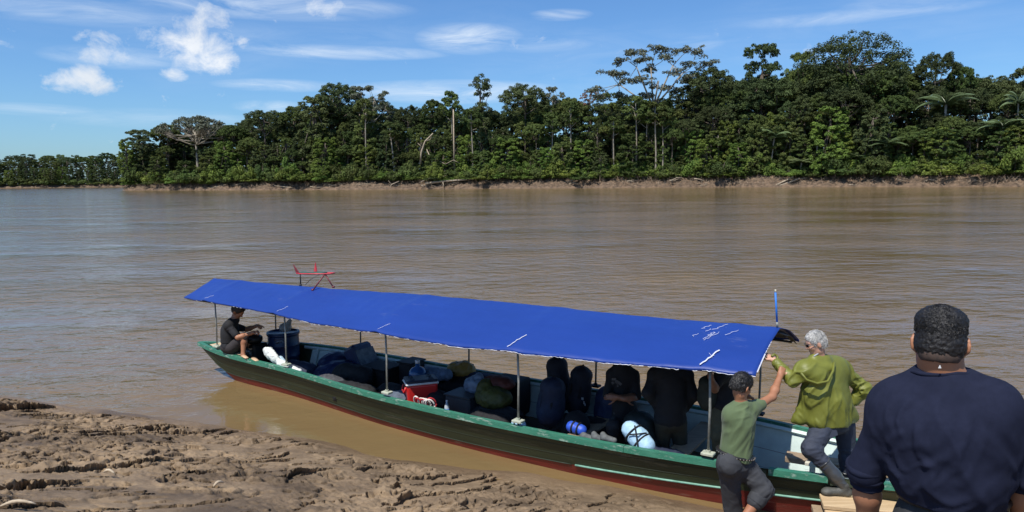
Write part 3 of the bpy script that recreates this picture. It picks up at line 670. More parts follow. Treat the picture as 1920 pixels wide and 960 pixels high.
HERO = [
 (268, 243, 84, 'layered', 7, 'tiered dark green tree at the left tip of the near forest', 0),
 (372, 214, 132, 'umbrella', 12, 'wide umbrella crowned tree with pale spreading limbs near the forest tip', 0),
 (318, 232, 60, 'mid', 20, 'rounded tree between the tiered tip tree and the umbrella crown', 0),
 (442, 234, 60, 'mid', 16, 'low rounded tree just right of the umbrella crown', 1),
 (500, 203, 90, 'dome', 18, 'broad dark tree with small sky gaps right of the umbrella crown', 0),
 (556, 199, 66, 'mid', 24, 'rounded green tree in the dip before the high left canopy', 1),
 (600, 174, 86, 'column', 14, 'tall vine hung tree on the left shoulder of the high canopy', 0),
 (642, 154, 92, 'dome', 22, 'tall dark domed tree beside the grey fine branched crown', 1),
 (700, 158, 92, 'grey', 18, 'grey fine branched crown standing out of the left canopy', 0),
 (770, 197, 60, 'dome', 26, 'low dark dome right of the grey fine branched crown', 2),
 (815, 186, 56, 'mid', 26, 'rounded tree left of the thin ragged tree', 0),
 (850, 172, 44, 'slim', 16, 'thin ragged tree with small dark top above the pale bent trunk', 0),
 (905, 142, 66, 'topknot', 18, 'tall vine covered tree with knob shaped top against the sky', 0),
 (985, 155, 96, 'dome', 20, 'dark domed tree right of the knob topped tree', 0),
 (1041, 160, 56, 'grey', 24, 'small open crown beside the dark domed tree', 0),
 (1103, 169, 32, 'rusty', 26, 'small rust brown crown poking above the canopy', 0),
 (1070, 182, 70, 'mid', 24, 'low rounded tree below the rust brown crown', 0),
 (1140, 172, 74, 'layered', 26, 'bluish tiered tree under the left limb of the pale emergent tree', 1),
 (1222, 80, 196, 'airy', 20, 'high pale emergent tree with open crown and white limbs', 0),
 (1325, 124, 104, 'dome', 24, 'dark domed tree right of the pale emergent tree', 1),
 (1420, 82, 110, 'layered', 22, 'tall tiered tree left of the huge domed tree', 0),
 (1500, 96, 80, 'layered', 26, 'tiered tree tucked against the huge domed tree', 1),
 (1592, 54, 204, 'giant', 24, 'huge dark domed tree rising highest above the right forest', 2),
 (1694, 138, 60, 'column', 24, 'narrow vine hung tree in the gap right of the huge domed tree', 1),
 (1745, 94, 84, 'dome', 28, 'tall rounded tree standing alone right of the gap', 0),
 (1795, 124, 60, 'mid', 30, 'small crowned tree on the slope right of the tall rounded tree', 1),
 (1850, 140, 100, 'dome', 34, 'broad tree in the descending canopy near the right edge', 1),
 (1915, 124, 100, 'layered', 36, 'tiered tree at the right edge of the picture', 0),
]
for i, (px, yt, w, key, off, lab, var) in enumerate(HERO): hero(px, yt, w, key, off, lab, var=var, rot=(0 if key == 'airy' else None))
PALMS = [(1765, 182, 100, 10, 'large palm with drooping pale fronds in the right forest'), (1872, 228, 80, 6, 'leaning palm with bright fronds below the right edge canopy'), (1903, 180, 60, 14, 'palm with pale crown close to the right edge of the picture'), (1655, 262, 80, 4, 'low palm with long fronds just above the right bank'), (1445, 248, 62, 4, 'grey green palm among shrubs below the tall tiered tree'), (1600, 292, 60, 3, 'small palm at the top of the bank with arching fronds'), (1640, 225, 46, 7, 'half hidden palm below the gap beside the huge domed tree'), (1500, 300, 50, 2, 'short palm beside the driftwood pile')]
for (px, yt, w, off, lab) in PALMS: hero(px, yt, w, 'palm', off + 3.5, lab, var=0 if yt < 240 else 1)
SLIM = [(1072, 190), (1150, 215), (1192, 180), (1212, 192), (1228, 186), (1241, 198), (887, 200), (1035, 215), (686, 180), (1345, 245), (1530, 205), (740, 225)]
for (px, yt) in SLIM: hero(px, yt, 40 + random.random() * 14, 'slim', 7.5 + random.random() * 2.5, 'slender pale trunked tree at the forest edge below ' + near_to(px), var=random.randrange(2), group='slender trees at the forest edge')
SX = [215, 240, 260, 300, 330, 380, 420, 440, 470, 520, 545, 570, 600, 640, 700, 735, 745, 770, 800, 850, 880, 905, 935, 985, 1050, 1095, 1150, 1230, 1300, 1360, 1400, 1500, 1600, 1675, 1700, 1750, 1800, 1840, 1920, 2100, 2400]
SY = [300, 262, 246, 236, 226, 222, 228, 240, 212, 212, 212, 202, 182, 170, 175, 195, 205, 205, 195, 190, 190, 185, 190, 175, 185, 186, 180, 165, 140, 138, 120, 105, 85, 110, 145, 125, 135, 150, 135, 120, 110]
GL = {'wall': 'creeper clothed leafy tree', 'dome': 'dark broad crowned tree', 'mid': 'rounded mid green tree', 'column': 'vine draped tree', 'layered': 'tiered green tree'}
ROWN = {9: 'low in front of', 13: 'midway up below', 24: 'high up near', 34: 'hidden low behind', 40: 'at the back near', 54: 'deep behind'}
def fill_row(off, step, lo_, hi_, keys, n=0):
    px = 232.0
    while px < 2060:
        yt = np.interp(px, SX, SY); p = bank_at_px(px, off + random.uniform(-2.5, 2.5)); zt = pt(px, yt, p[1])[2] - 3.3
        key = random.choice(keys).replace('slim2', 'mid'); h = max(zt * random.uniform(lo_, hi_), 6); A = ARCH[key][0]
        place_tree(key, p[0], p[1], 3.2, h, GL[key] + ' ' + ROWN[off] + ' ' + near_to(px), 'trees packed in the riverside forest: ' + key.replace('dome', 'broad').replace('mid', 'rounded').replace('column', 'vine draped')
            .replace('layered', 'tiered').replace('wall', 'creeper clothed'), sxy=h / A[2] * random.uniform(.75, 1.1) if h > 16 else h / A[2] * 1.25)
        px += step * random.uniform(.75, 1.25) * 230 / p[1]
fill_row(9, 21, .20, .60, ['wall', 'wall', 'wall', 'mid', 'slim2'])
fill_row(13, 26, .50, .72, ['column', 'wall', 'mid', 'column', 'dome'])
fill_row(24, 30, .72, .90, ['dome', 'column', 'mid', 'layered'])
fill_row(34, 40, .50, .66, ['wall'])
fill_row(40, 30, .86, .98, ['dome', 'dome', 'column'])
fill_row(54, 44, .55, .72, ['wall'])
# shrubs at the top of the bank
px = 236.0; k = 0
while px < 2000:
    p = bank_at_px(px, random.uniform(*((1.8, 6.5) if px < 620 or random.random() < .22 else ((4.5, 8.5) if px < 1050 else (7.0, 10.5))))); hgt = random.choice([2.2, 3.0, 4.2, 5.5, 7.5, 9.5]) * random.uniform(.8, 1.2)
    place_tree('bush', p[0], p[1], random.uniform(1.9, 3.0) if px < 420 else random.uniform(2.4, 3.2), hgt, 'leafy green shrub on the far bank below ' + near_to(px), 'shrubs along the top of the far bank', cat='shrub', sxy=random.uniform(.75, 1.25), var=random.choice([0, 1, 2, 2]))
    px += random.choice([3, 5, 7, 9, 14]) * random.uniform(.7, 1.3) * 230 / p[1]
for (px, yt, off, w) in ((240, 262, 3, 34), (246, 300, 1.5, 30), (256, 290, 4, 40), (270, 285, 3, 44), (285, 268, 5, 44), (300, 292, 3, 40), (252, 250, 9, 46), (330, 280, 5, 46), (350, 300, 4, 40), (395, 290, 5, 46), (425, 262, 7, 46)):
    hero(px, yt, w, 'wall', off, 'creeper clothed tree %s' % {240: 'with its foot at the very tip of the near forest', 246: 'low at the waterline of the forest tip', 256: 'second from the forest tip at the bank', 270: 'below the tiered tree near the forest tip', 285: 'between the tiered tree and its right neighbour', 300: 'low in front left of the umbrella crown', 252: 'rising at the left shoulder of the forest', 330: 'under the left limbs of the umbrella crown', 350: 'low under the umbrella crown', 395: 'under the right limbs of the umbrella crown', 425: 'right of the umbrella crown in front'}[px], var=random.randrange(4), group='creeper clothed trees at the forest tip')
# distant forest beyond the bend
for r_, (off, st) in enumerate(((5, 7), (20, 10), (36, 12), (48, 9))):
    s = 250.0
    while s < 900:
        p = l_xy(s) + l_nrm(s) * (off + random.uniform(-3, 3)); pxx = 960 + F * p[0] / p[1]
        if pxx < 300:
            key = random.choice(['dome', 'mid', 'column', 'wall']) if r_ in (1, 2) else random.choice(['wall', 'wall', 'column']); yt = np.interp(pxx, [-200, 0, 40, 90, 125, 160, 200, 235, 300], [290, 296, 290, 288, 282, 290, 284, 292, 296]); h = (pt(pxx, yt, p[1])[2] - 3) * random.uniform(.88, 1.06) * (.55, .9, 1, .8)[r_]
            place_tree(key, p[0], p[1], 3, h, {'dome': 'broad', 'mid': 'rounded', 'column': 'vine draped', 'wall': 'creeper clothed'}[key] + ' distant tree beyond the bend, ' + ('at the left edge', 'left of the midpoint', 'right of the midpoint', 'beside the near forest tip', 'hidden behind the near forest')[int(min(4, max(0, pxx // 60)))], 'distant trees beyond the river bend: ' + {'dome': 'broad', 'mid': 'rounded', 'column': 'vine draped', 'wall': 'creeper clothed'}[key], sxy=h / ARCH[key][0][2] * 1.15, nm='forest_tree')
        s += st * random.uniform(.8, 1.2)

s = 250.0
while s < 800:
    p = l_xy(s) + l_nrm(s) * 6.; pxx = 960 + F * p[0] / p[1]
    if pxx < 260: place_tree('bush', p[0], p[1], 1.2, random.uniform(5, 11), 'bush on the distant bank, ' + ('at the left edge', 'left of the midpoint', 'right of the midpoint', 'beside the near forest tip', 'by the near forest tip')[int(min(4, max(0, pxx // 60)))], 'bushes along the distant bank', cat='shrub', sxy=random.uniform(1.4, 2.2), var=2)
    s += random.uniform(5, 9)
# dead trunks and driftwood on the far bank
WOOD = mat('weathered_driftwood', (.46, .38, .27), (.26, .20, .14), 2, .85)
def log_obj(name, pts, r0_, r1_, label, cat='log', group=None, branches=()):
    mb = MB(); mb.tube(pts, np.linspace(r0_, r1_, len(pts)), 7)
    for b in branches: mb.tube(b, np.linspace(r1_ * .9, r1_ * .3, len(b)), 5)
    tag(mb.build(name, WOOD, None, True, own=True), label, cat, group)
def fb(px, py, off):      # point on view line at a given inland offset of the far bank
    p = bank_at_px(px, off); return pt(px, py, p[1])
log_obj('dead_trunk', [fb(788, 308, 7.5), fb(790, 285, 7.5), fb(797, 265, 7.5), fb(812, 250, 7.5)], .45, .2, 'bent bare white trunk leaning out above the shrubs', 'dead tree', branches=[[fb(790, 275, 7.5), fb(783, 268, 7.5)], [fb(797, 265, 7.5), fb(806, 262, 7.5), fb(809, 256, 7.5)]])
log_obj('dead_trunk', [fb(815, 318, 7.5), fb(808, 298, 7.5), fb(800, 280, 7.5)], .3, .15, 'straight bare trunk right of the bent white trunk', 'dead tree')
log_obj('dead_trunk', [fb(820, 300, 8), fb(835, 308, 8), fb(850, 300, 8), fb(866, 308, 8)], .16, .08, 'crooked dead branch low between the bare trunks', 'dead tree')
log_obj('dead_trunk', [fb(852, 318, 9.5), fb(851, 270, 9.5), fb(850, 205, 10)], .32, .22, 'thick pale trunk below the thin ragged tree', 'dead tree')
log_obj('driftwood_log', [fb(798, 344, 1.2), fb(830, 340, 1.5), fb(888, 336, 3)], .45, .25, 'long dark driftwood log lying along the middle of the bank', branches=[[fb(830, 340, 1.5), fb(832, 350, 0)]])
log_obj('driftwood_log', [fb(790, 341, 2), fb(806, 334, 2), fb(830, 338, 1.4)], .25, .12, 'pale branching driftwood above the long dark log', branches=[[fb(806, 334, 2), fb(825, 334, 2), fb(837, 328, 2)]])
log_obj('driftwood_log', [fb(385, 356, 0), fb(402, 351, .6), fb(424, 346, 1.4)], .28, .1, 'forked driftwood log on the left part of the bank', branches=[[fb(402, 351, .6), fb(416, 352, .6)]])
log_obj('driftwood_log', [fb(535, 357, .2), fb(548, 352, .6), fb(515, 348, .8)], .25, .1, 'low root snag at the waterline of the left bank')
log_obj('driftwood_log', [fb(1452, 349, .5), fb(1470, 340, 1.4), fb(1488, 331, 2)], .3, .22, 'pale straight log sloping down the right bank')
log_obj('driftwood_log', [fb(1462, 348, .4), fb(1480, 342, 1.2), fb(1500, 334, 2)], .26, .2, 'second pale log sloping beside the straight one')
log_obj('driftwood_log', [fb(730, 357, 0), fb(734, 346, 0), fb(748, 340, 0)], .25, .12, 'dark snag sticking out of the water before the bank', branches=[[fb(734, 346, 0), fb(728, 338, 0)]])
random.seed(5)
for k in range(70):
    px = random.uniform(290, 1915); py0 = np.interp(px, [240, 960, 1920], [355, 350, 345]) + random.uniform(-14 if px > 900 else -8, 2); a = random.uniform(-.5, .5); L_ = random.uniform(9, 34); o1 = random.uniform(.3, 6)
    A = fb(px, py0, o1); B = fb(px + L_, py0 - L_ * math.sin(a) * .55, o1 + random.uniform(0, 1.5)); A[2] = max(A[2], .15); B[2] = max(B[2], .25)
    mid = (A + B) / 2 + np.array([0, 0, random.uniform(-.3, .5)])
    log_obj('fallen_branch', [A, mid, B], random.uniform(.1, .24), .06, 'bleached fallen branch strewn on the far bank', 'branch', 'fallen branches strewn on the far bank', branches=[[mid, mid + np.array([random.uniform(-1, 1), -.3, random.uniform(.4, 1.3)])]])
def debris():
    rng = np.random.default_rng(3); V = []; n = 15000
    s = rng.uniform(30, cum_[-1] - 20, n); off = rng.uniform(-.2, 8.5, n); xy = bank_xy(s) + bank_nrm(s) * off[:, None]; wob = 0
    z = 3.2 * np.clip(off / 8.5, 0, 1) ** .75 + rng.uniform(.1, .9, n); P = np.concatenate([xy, z[:, None]], 1)
    d = rng.normal(size=(n, 3)); d[:, 2] = np.abs(d[:, 2]) * .8; d /= np.linalg.norm(d, axis=1)[:, None]; L_ = rng.uniform(.4, 2.2, n)[:, None]
    w = np.cross(d, rng.normal(size=(n, 3))); w /= np.linalg.norm(w, axis=1)[:, None]; w *= rng.uniform(.025, .07, n)[:, None]
    a = P - w; b = P + w; c = P + d * L_ + w * .4; e = P + d * L_ - w * .4
    return np.stack([a, b, c, e], 1).reshape(-1, 3)
V = debris(); tag(link('brushwood', mesh_np('brushwood', V, np.arange(len(V)).reshape(-1, 4)), mat('brush_twigs', (.33, .25, .17), (.17, .12, .08), 1, .9)), 'tangled dry twigs and roots covering the far bank', kind='stuff')
def ferns():
    rng = np.random.default_rng(8); n = 2600; s = rng.uniform(25, cum_[-1] - 15, n); off = rng.uniform(6.5, 11, n); xy = bank_xy(s) + bank_nrm(s) * off[:, None]
    C = np.concatenate([xy, (2.4 + rng.random(n) * 1.6)[:, None]], 1); return leaf_cloud(C, rng.uniform(.6, 1.3, n), 16, .24, rng)
V = ferns(); tag(link('undergrowth', mesh_np('undergrowth', V, np.arange(len(V)).reshape(-1, 4)), LEAF_B), 'green ground cover along the top of the far bank', kind='stuff')
# ------------------------------------------------------------------ boat
TIP = np.array([-5.62, 12.62]); TH = math.radians(-33.5)
A2 = np.array([math.cos(TH), math.sin(TH)]); N2 = np.array([-A2[1], A2[0]])
A3 = np.array([A2[0], A2[1], 0]); N3 = np.array([N2[0], N2[1], 0]); Z3 = np.array([0, 0, 1.])
def W(s, n, z): p = TIP + A2 * s + N2 * n; return np.array([p[0], p[1], z])
RB = np.stack([A3, N3, Z3], 1)          # boat axes as columns
def spl(xs, ys, x):
    """smooth monotone-ish interpolation"""
    xs = np.asarray(xs, float); ys = np.asarray(ys, float); m = np.gradient(ys, xs); x = np.asarray(x, float)
    i = np.clip(np.searchsorted(xs, x) - 1, 0, len(xs) - 2); h = xs[i + 1] - xs[i]; t = (x - xs[i]) / h
    return ys[i] * (2 * t**3 - 3 * t**2 + 1) + ys[i + 1] * (-2 * t**3 + 3 * t**2) + h * (m[i] * (t**3 - 2 * t**2 + t) + m[i + 1] * (t**3 - t**2))
SEND = 13.4
def gn_near(s): return spl([0, .7, 2.63, 5, 7.15, 9.38, 11.06, 12.02, 13.4], [.0, -.13, -.24, -.5, -.56, -.42, -.12, .06, .36], s)
def gn_far(s): return spl([0, .7, 1.3, 2.0, 2.8, 5, 7.3, 9.5, 10.6, 12, 13.4], [.05, .50, 1.0, 1.18, 1.25, 1.29, 1.28, 1.2, 1.0, .78, .5], s)
def gz(s): return spl([0, .7, 2.6, 7, 9.4, 11, 12, 13.4], [.56, .53, .5, .5, .52, .54, .6, .74], s)
def bot(s): return spl([0, .3, .65, 1.1, 2.5, 7, 10, 12, 13.4], [.545, .39, .17, -.05, -.2, -.16, -.10, .05, .35], s)
def chz(s): return np.maximum(spl([0, .4, 2, 3.9, 6, 7.3, 8.1, 9.5, 11, 12, 13.4], [.3, .19, .12, .095, .085, .11, .14, .205, .27, .36, .5], s), bot(s) + .001)
def hull_pt(s, side, z):
    """outer hull surface at height z; side -1 near, +1 far"""
    g = gn_near(s) if side < 0 else gn_far(s); c = (gn_near(s) + gn_far(s)) / 2
    b = bot(s); zg = gz(s); t = np.clip((zg - z) / max(zg - b, .01), 0, 1); half = abs(g - c)
    fl = .36 * (zg - b) * t * (1 if half > .3 else half / .3)
    return W(s, c + side * max(half - fl, .015), z)
SS = np.concatenate([np.linspace(0, 1.2, 10), np.linspace(1.35, SEND, 60)])
G_OLIVE = mat('olive_green_paint', (.036, .048, .020), (.018, .026, .011), 3.5, .55, .5, 60, detail=9, contrast=.2, stretch=(.35, 1, 2.5), rz=TH, wear=((.16, .15, .10), 4.5, .565, .55))
G_RED = mat('red_hull_paint', (.21, .020, .014), (.11, .012, .009), 5, .5, .4, 50, detail=8, stretch=(.4, 1, 2.5), rz=TH, wear=((.30, .20, .14), 5.5, .565, .55))
G_TEAL = mat('worn_green_paint', (.016, .135, .082), (.05, .20, .13), 9, .5, .4, 70, detail=10, contrast=.13, stretch=(.5, 2.2, 1.6), rz=TH, wear=((.42, .52, .44), 9, .545, .7))
G_MINT = mat('pale_mint_paint', (.62, .74, .70), (.50, .60, .57), 5, .6, .2, 40, detail=8)
PLANK = mat('weathered_plank', (.42, .31, .20), (.25, .18, .115), 5, .8, .6, 60, stretch=(1, 8, 8), detail=9)
FRESH = mat('fresh_sawn_plank', (.62, .46, .27), (.44, .30, .16), 3, .75, .5, 50, stretch=(.6, 9, 20), detail=9)
STEEL = mat('galvanised_post', (.36, .37, .34), (.20, .21, .19), 25, .55, metal=.3)
DARKM = mat('dark_cargo', (.014, .015, .018), (.008, .008, .010), 14, .7, .3, 60)  # near-black; puts the roof's shade into the colour of the cargo
boat = thing('canoe_boat', 'long wooden river boat with olive and red hull, green gunwale and blue tarp roof', 'boat', W(6.5, .35, 0))
for side in (-1, 1):
    G = [[hull_pt(s, side, z) for z in np.linspace(gz(s), chz(s), 7)] for s in SS]
    if side > 0: G = [r[::-1] for r in G]
    MB().grid(G).build('hull_side', G_OLIVE, boat, True)
Gb = []
for s in SS:
    L_ = [hull_pt(s, -1, z) for z in np.linspace(chz(s), bot(s), 5)]; R_ = [hull_pt(s, 1, z) for z in np.linspace(bot(s), chz(s), 5)]
    Gb.append(L_ + [L_[-1] * .66 + R_[0] * .34, L_[-1] * .33 + R_[0] * .67] + R_)
MB().grid(Gb).build('hull_bottom', G_RED, boat, True)
# inner lining, built from wide planks with ribs over them
def inner_pt(s, side, z):
    p = hull_pt(s, side, z); return p - N3 * side * .035
for side in (-1, 1):
    for (a, b) in ((.0, .60), (.608, 1.0)):
        G = [[inner_pt(s, side, gz(s) - .004 - (gz(s) - .004 - max(bot(s) + .05, .0)) * t) for t in (a, b)] for s in SS[12:-3]]
        if side < 0: G = [r[::-1] for r in G]
        MB().grid(G).build('lining_plank', G_MINT, boat)
for s in np.arange(1.9, 12.9, .82):
    for side in (-1, 1):
        P = [inner_pt(s, side, z) - N3 * side * .02 for z in np.linspace(gz(s) - .07, max(bot(s) + .04, .0), 5)]
        mb = MB()
        for i in range(4):
            c = (P[i] + P[i + 1]) / 2; d = P[i + 1] - P[i]; l_ = np.linalg.norm(d); d = d / l_; q = np.stack([A3, np.cross(d, A3), d], 1); mb.box(c, (.05, .04, l_ + .004), q)
        mb.build('rib', G_MINT, boat)
FLOOR = .03
for k in range(8):
    n0 = -.30 + k * .175
    mb = MB(); G = []
    sa = np.arange(1.2, 12.8, .05); hn = np.array([((hull_pt(s, -1, FLOOR)[:2] - TIP) @ N2, (hull_pt(s, 1, FLOOR)[:2] - TIP) @ N2) for s in sa]); okk = sa[(hn[:, 0] < n0 - .05) & (hn[:, 1] > n0 + .215) & (bot(sa) < -.03)]
    if len(okk) < 8: continue
    ss = np.linspace(okk.min(), okk.max(), 12)
    for s in ss: G.append([W(s, n0, FLOOR), W(s, n0 + .165, FLOOR)])
    mb.grid([g[::-1] for g in G]); mb.build('floor_plank', mat('dirty_floor_board', (.13, .095, .062), (.06, .045, .03), 5, .8, .4, 40), boat)
# inside stringer under the far gunwale (seen lit at the right)
for side in (-1, 1):
    mb = MB(); pts = [inner_pt(s, side, gz(s) - .055) - N3 * side * .018 for s in np.linspace(1.6, 13, 50)]
    mb.tube(pts, .028, 4); mb.build('stringer', G_MINT, boat)
# gunwale caps
def rail(s0, s1, side, m, name='gunwale', w=.066, h=.036, dz=0., dn=0.):
    mb = MB(); ss = np.linspace(s0, s1, max(2, int((s1 - s0) / .16))); V = []
    rng = np.random.default_rng(int(s0 * 10) + side + 5)
    for s in ss:
        g = gn_near(s) if side < 0 else gn_far(s); p = W(s, g + side * (.012 + dn), gz(s) - h + .004 + dz); j = rng.normal() * .0015
        i_ = -side * N3 * w
        V += [p + i_ + Z3 * h, p + Z3 * (h + j), p - Z3 * .028 + side * N3 * .004, p + i_]
    n = len(ss); Fs = [(i * 4 + k, i * 4 + (k + 1) % 4, (i + 1) * 4 + (k + 1) % 4, (i + 1) * 4 + k) for i in range(n - 1) for k in range(4)] + [(0, 3, 2, 1), ((n - 1) * 4, (n - 1) * 4 + 1, (n - 1) * 4 + 2, (n - 1) * 4 + 3)]
    if side < 0: Fs = [f[::-1] for f in Fs]
    mb.add(V, Fs); return mb.build(name, m, boat)
cuts = [0, 2.2, 4.3, 6.4, 8.5, 9.72]
for a, b in zip(cuts[:-1], cuts[1:]): rail(a, b - .004, -1, G_TEAL)
rail(9.74, 9.95, -1, G_OLIVE, dn=-.01, w=.05, dz=-.02); rail(9.97, 10.50, -1, G_TEAL); rail(10.52, 10.72, -1, G_OLIVE, dn=-.01, w=.05, dz=-.02); rail(10.74, 13.3, -1, G_TEAL)
for a, b in zip([0.02, 2.2, 4.5, 6.8, 9.1, 11.2], [2.19, 4.49, 6.79, 9.09, 11.19, 13.3]): rail(a, b, 1, G_TEAL)
# dark band just under the near gunwale and the pale rub strip over the red
for (s0, s1) in ((7.85, 9.62), (9.98, 10.62), (10.9, 12.6)):
    mb = MB(); mb.tube([hull_pt(s, -1, chz(s)) - N3 * .006 for s in np.linspace(s0, s1, 16)], .0125, 5); mb.build('rub_strip', mat('pale_green_trim', (.22, .42, .33), (.10, .25, .18), 12, .5), boat, True)
for fr_ in (.36, .70):
    mb = MB(); mb.tube([hull_pt(s, -1, gz(s) * (1 - fr_) + chz(s) * fr_) - N3 * .0005 for s in np.linspace(.5, 13, 70)], .0028, 4); mb.build('plank_seam', mat('dark_trim', (.02, .03, .015)), boat, True)
mb = MB(); mb.tube([hull_pt(s, -1, chz(s)) - N3 * .002 for s in np.linspace(.5, 7.8, 50)], .007, 5); mb.build('chine_strip', mat('dark_trim', (.02, .03, .015)), boat, True)
# little stern deck and thwarts
mb = MB(); Gd = [[W(s, gn_near(s) + .06, gz(s) + .012), W(s, max(gn_far(s) - .06, gn_near(s) + .07), gz(s) + .012)] for s in np.linspace(.35, 1.35, 8)]
mb.grid([g[::-1] for g in Gd]); mb.build('stern_deck', mat('bare_deck_board', (.60, .47, .32), (.46, .35, .22), 6, .8, .3, 40), boat)
mb = MB(); mb.box(W(1.02, .12, .60), (.16, .05, .16), RB, .01); mb.build('stern_block', G_TEAL, boat)
for s in (7.7, 8.9):
    mb = MB(); w_ = gn_far(s) - gn_near(s) - .18; mb.box(W(s, (gn_far(s) + gn_near(s)) / 2, .34), (.24, w_, .03), RB, .004); mb.build('thwart', PLANK, boat)
b0 = ptz(1472, 856, .36); b1 = ptz(1668, 886, .36); bd_ = (b1 - b0) / np.linalg.norm(b1 - b0); bn_ = np.array([-bd_[1], bd_[0], 0]); mb = MB(); mb.box((b0 + b1) / 2 + bn_ * .09 - Z3 * .03, (np.linalg.norm(b1 - b0), .20, .06), np.stack([bd_, bn_, Z3], 1), .005); mb.build('side_bench', PLANK, boat)
for k, (s, n, l_) in enumerate(((11.35, .27, .9), (11.5, .44, .8))):
    mb = MB(); mb.box(W(s, n, .30 + .012 * k), (l_, .15, .03), RB @ rotm((0, 0, 1), math.radians(4 - 9 * k)), .004); mb.build('loose_board', PLANK, boat)
mb = MB(); mb.box(W(10.33, .08, .50), (.20, .055, .035), RB, .004); mb.box(W(10.30, .08, .45), (.05, .045, .09), RB, .003); mb.build('cleat', mat('cream_paint', (.62, .58, .46)), boat)

# posts with their feet
WHITEISH = mat('chalky_bracket', (.48, .50, .40), (.3, .33, .26), 20, .7)
RN_S = [-.09, .99, 2.02, 2.94, 5.19, 6.27, 7.26, 8.43, 9.41, 9.87]; RN_Z = [1.387, 1.425, 1.418, 1.391, 1.424, 1.428, 1.454, 1.487, 1.511, 1.503]
def rn_n(s): return gn_near(np.maximum(s, .0)) - .16
def rn_z(s): return spl(RN_S, RN_Z, s)
def rd_n(s): return spl([-.09, 2.7, 9.87], [.45, .42, .42], s)
def rd_z(s): return spl([-.09, 2.76, 4.99, 6.8, 8.3, 9.9], [1.65, 1.69, 1.752, 1.768, 1.766, 1.787], s)
def rf_n(s): return spl([-.09, 1, 2.8, 5, 7, 9.9], [.95, 1.15, 1.35, 1.45, 1.45, 1.38], s)
def rf_z(s): return rn_z(s) - .03
NEAR_P = [.70, 2.63, 5.0, 7.15, 9.38]; FAR_P = [1.1, 2.81, 5.09, 7.27, 9.48]
def post(s, side):
    g = float(gn_near(s) + .035) if side < 0 else float(gn_far(s) - .035); z0 = float(gz(s)) + .045
    zt = float(rn_z(s)) - .012 + .06 if side < 0 else float(rf_z(s)) + .03
    mb = MB(); mb.tube([W(s, g, z0), W(s + .01, g + .003, (z0 + zt) / 2), W(s, g, zt)], .0135, 8); p = mb.build('roof_post', STEEL, boat, True)
    mb = MB(); mb.box(W(s, g, z0 + .012), (.13, .10, .03), RB, .006); mb.tube([W(s, g, z0 + .02), W(s, g, z0 + .05)], .024, 8); mb.build('post_foot', WHITEISH if side < 0 else DARKM, p)
for s in NEAR_P: post(s, -1)
for s in FAR_P: post(s, 1)
# roof frame
FR = mat('dark_roof_pole', (.05, .045, .04), (.03, .027, .022), 20, .7)
def cross_pt(s, c, dz=0.):
    """c: 0 near edge, 1 ridge, 2 far edge; slightly arched"""
    ar = .012 + .03 * min(1, max(0, s / 4))
    if c <= 1: n = rn_n(s) * (1 - c) + rd_n(s) * c; z = rn_z(s) * (1 - c) + rd_z(s) * c + ar * math.sin(c * math.pi)
    else: t = c - 1; n = rd_n(s) * (1 - t) + rf_n(s) * t; z = rd_z(s) * (1 - t) + rf_z(s) * t + ar * math.sin(t * math.pi)
    return W(float(s), float(n), float(z) + dz)
for s in NEAR_P + [9.80]:
    mb = MB(); mb.tube([cross_pt(s, c, -.03) for c in np.linspace(.04, 1.96, 13)], .014, 6); mb.build('roof_hoop', FR, boat, True)
for c in (.05, 1.0, 1.95):
    mb = MB(); mb.tube([cross_pt(s, c, -.045) for s in np.linspace(-.02, 9.8, 30)], .014, 6); mb.build('roof_pole', FR, boat, True)
def tarp_mat():
    m = mat('blue_tarp', (.013, .046, .25), (.011, .039, .215), 1.6, .45, .45, 7, detail=8, bdist=.012, spec=.35, stretch=(.5, 1.4, 1), rz=TH, wear=((.16, .19, .32), 2.2, .63, .28)); return m
ns_, nc_ = 220, 41
Gt = []
for i in range(ns_):
    s = -.09 + (9.96) * i / (ns_ - 1); row = []
    for j in range(nc_):
        c = 2 * j / (nc_ - 1); row.append([s, c])
    Gt.append(row)
Gt = np.array(Gt); sg = Gt[..., 0]; cg = Gt[..., 1]
wr = .009 * fbm2(sg * 2.2, cg * 3.5, 4, 21) - .016 * np.sin((sg - .7) / 2.2 * math.pi) ** 2 * np.sin(np.minimum(cg, 2 - cg) * math.pi) + .004 * fbm2(sg * 3 + cg * 9, cg * 3 - sg * 6, 3, 24) + .004 * fbm2(sg * 9, cg * 2.0, 3, 22)
for s in NEAR_P + [9.8]: wr += .012 * np.exp(-((sg - s) / .10) ** 2)            # tarp lifted over each hoop
wr -= .006 * np.abs(np.sin((sg - .7) / 2.2 * math.pi)) * np.exp(-(np.minimum(cg, 2 - cg) / .25))
TOP = [[cross_pt(sg[i, j], cg[i, j], wr[i, j]) for j in range(nc_)] for i in range(ns_)]


def hang(i, side):
    s = sg[i, 0]; l_ = .022 + .004 * math.sin(s * 7) + .003 * math.sin(s * 23 + 1); p = TOP[i][0] if side < 0 else TOP[i][-1]
    return [p - Z3 * l_ + N3 * side * .006]
G2 = [(hang(i, -1) + TOP[i] + hang(i, 1))[::-1] for i in range(ns_)]
mb = MB(); mb.grid(G2); tarp = mb.build('tarp_roof', tarp_mat(), boat, True)
sol = tarp.modifiers.new('thickness', 'SOLIDIFY'); sol.thickness = .004; sol.offset = -1
# underside lining of black plastic
UL = mat('black_lining', (.02, .02, .022), None, 10, .6)
mb = MB(); mb.grid([[TOP[i][j] - Z3 * .012 for j in range(1, nc_ - 1, 2)] for i in range(0, ns_, 4)]); mb.build('roof_lining', UL, tarp, True)
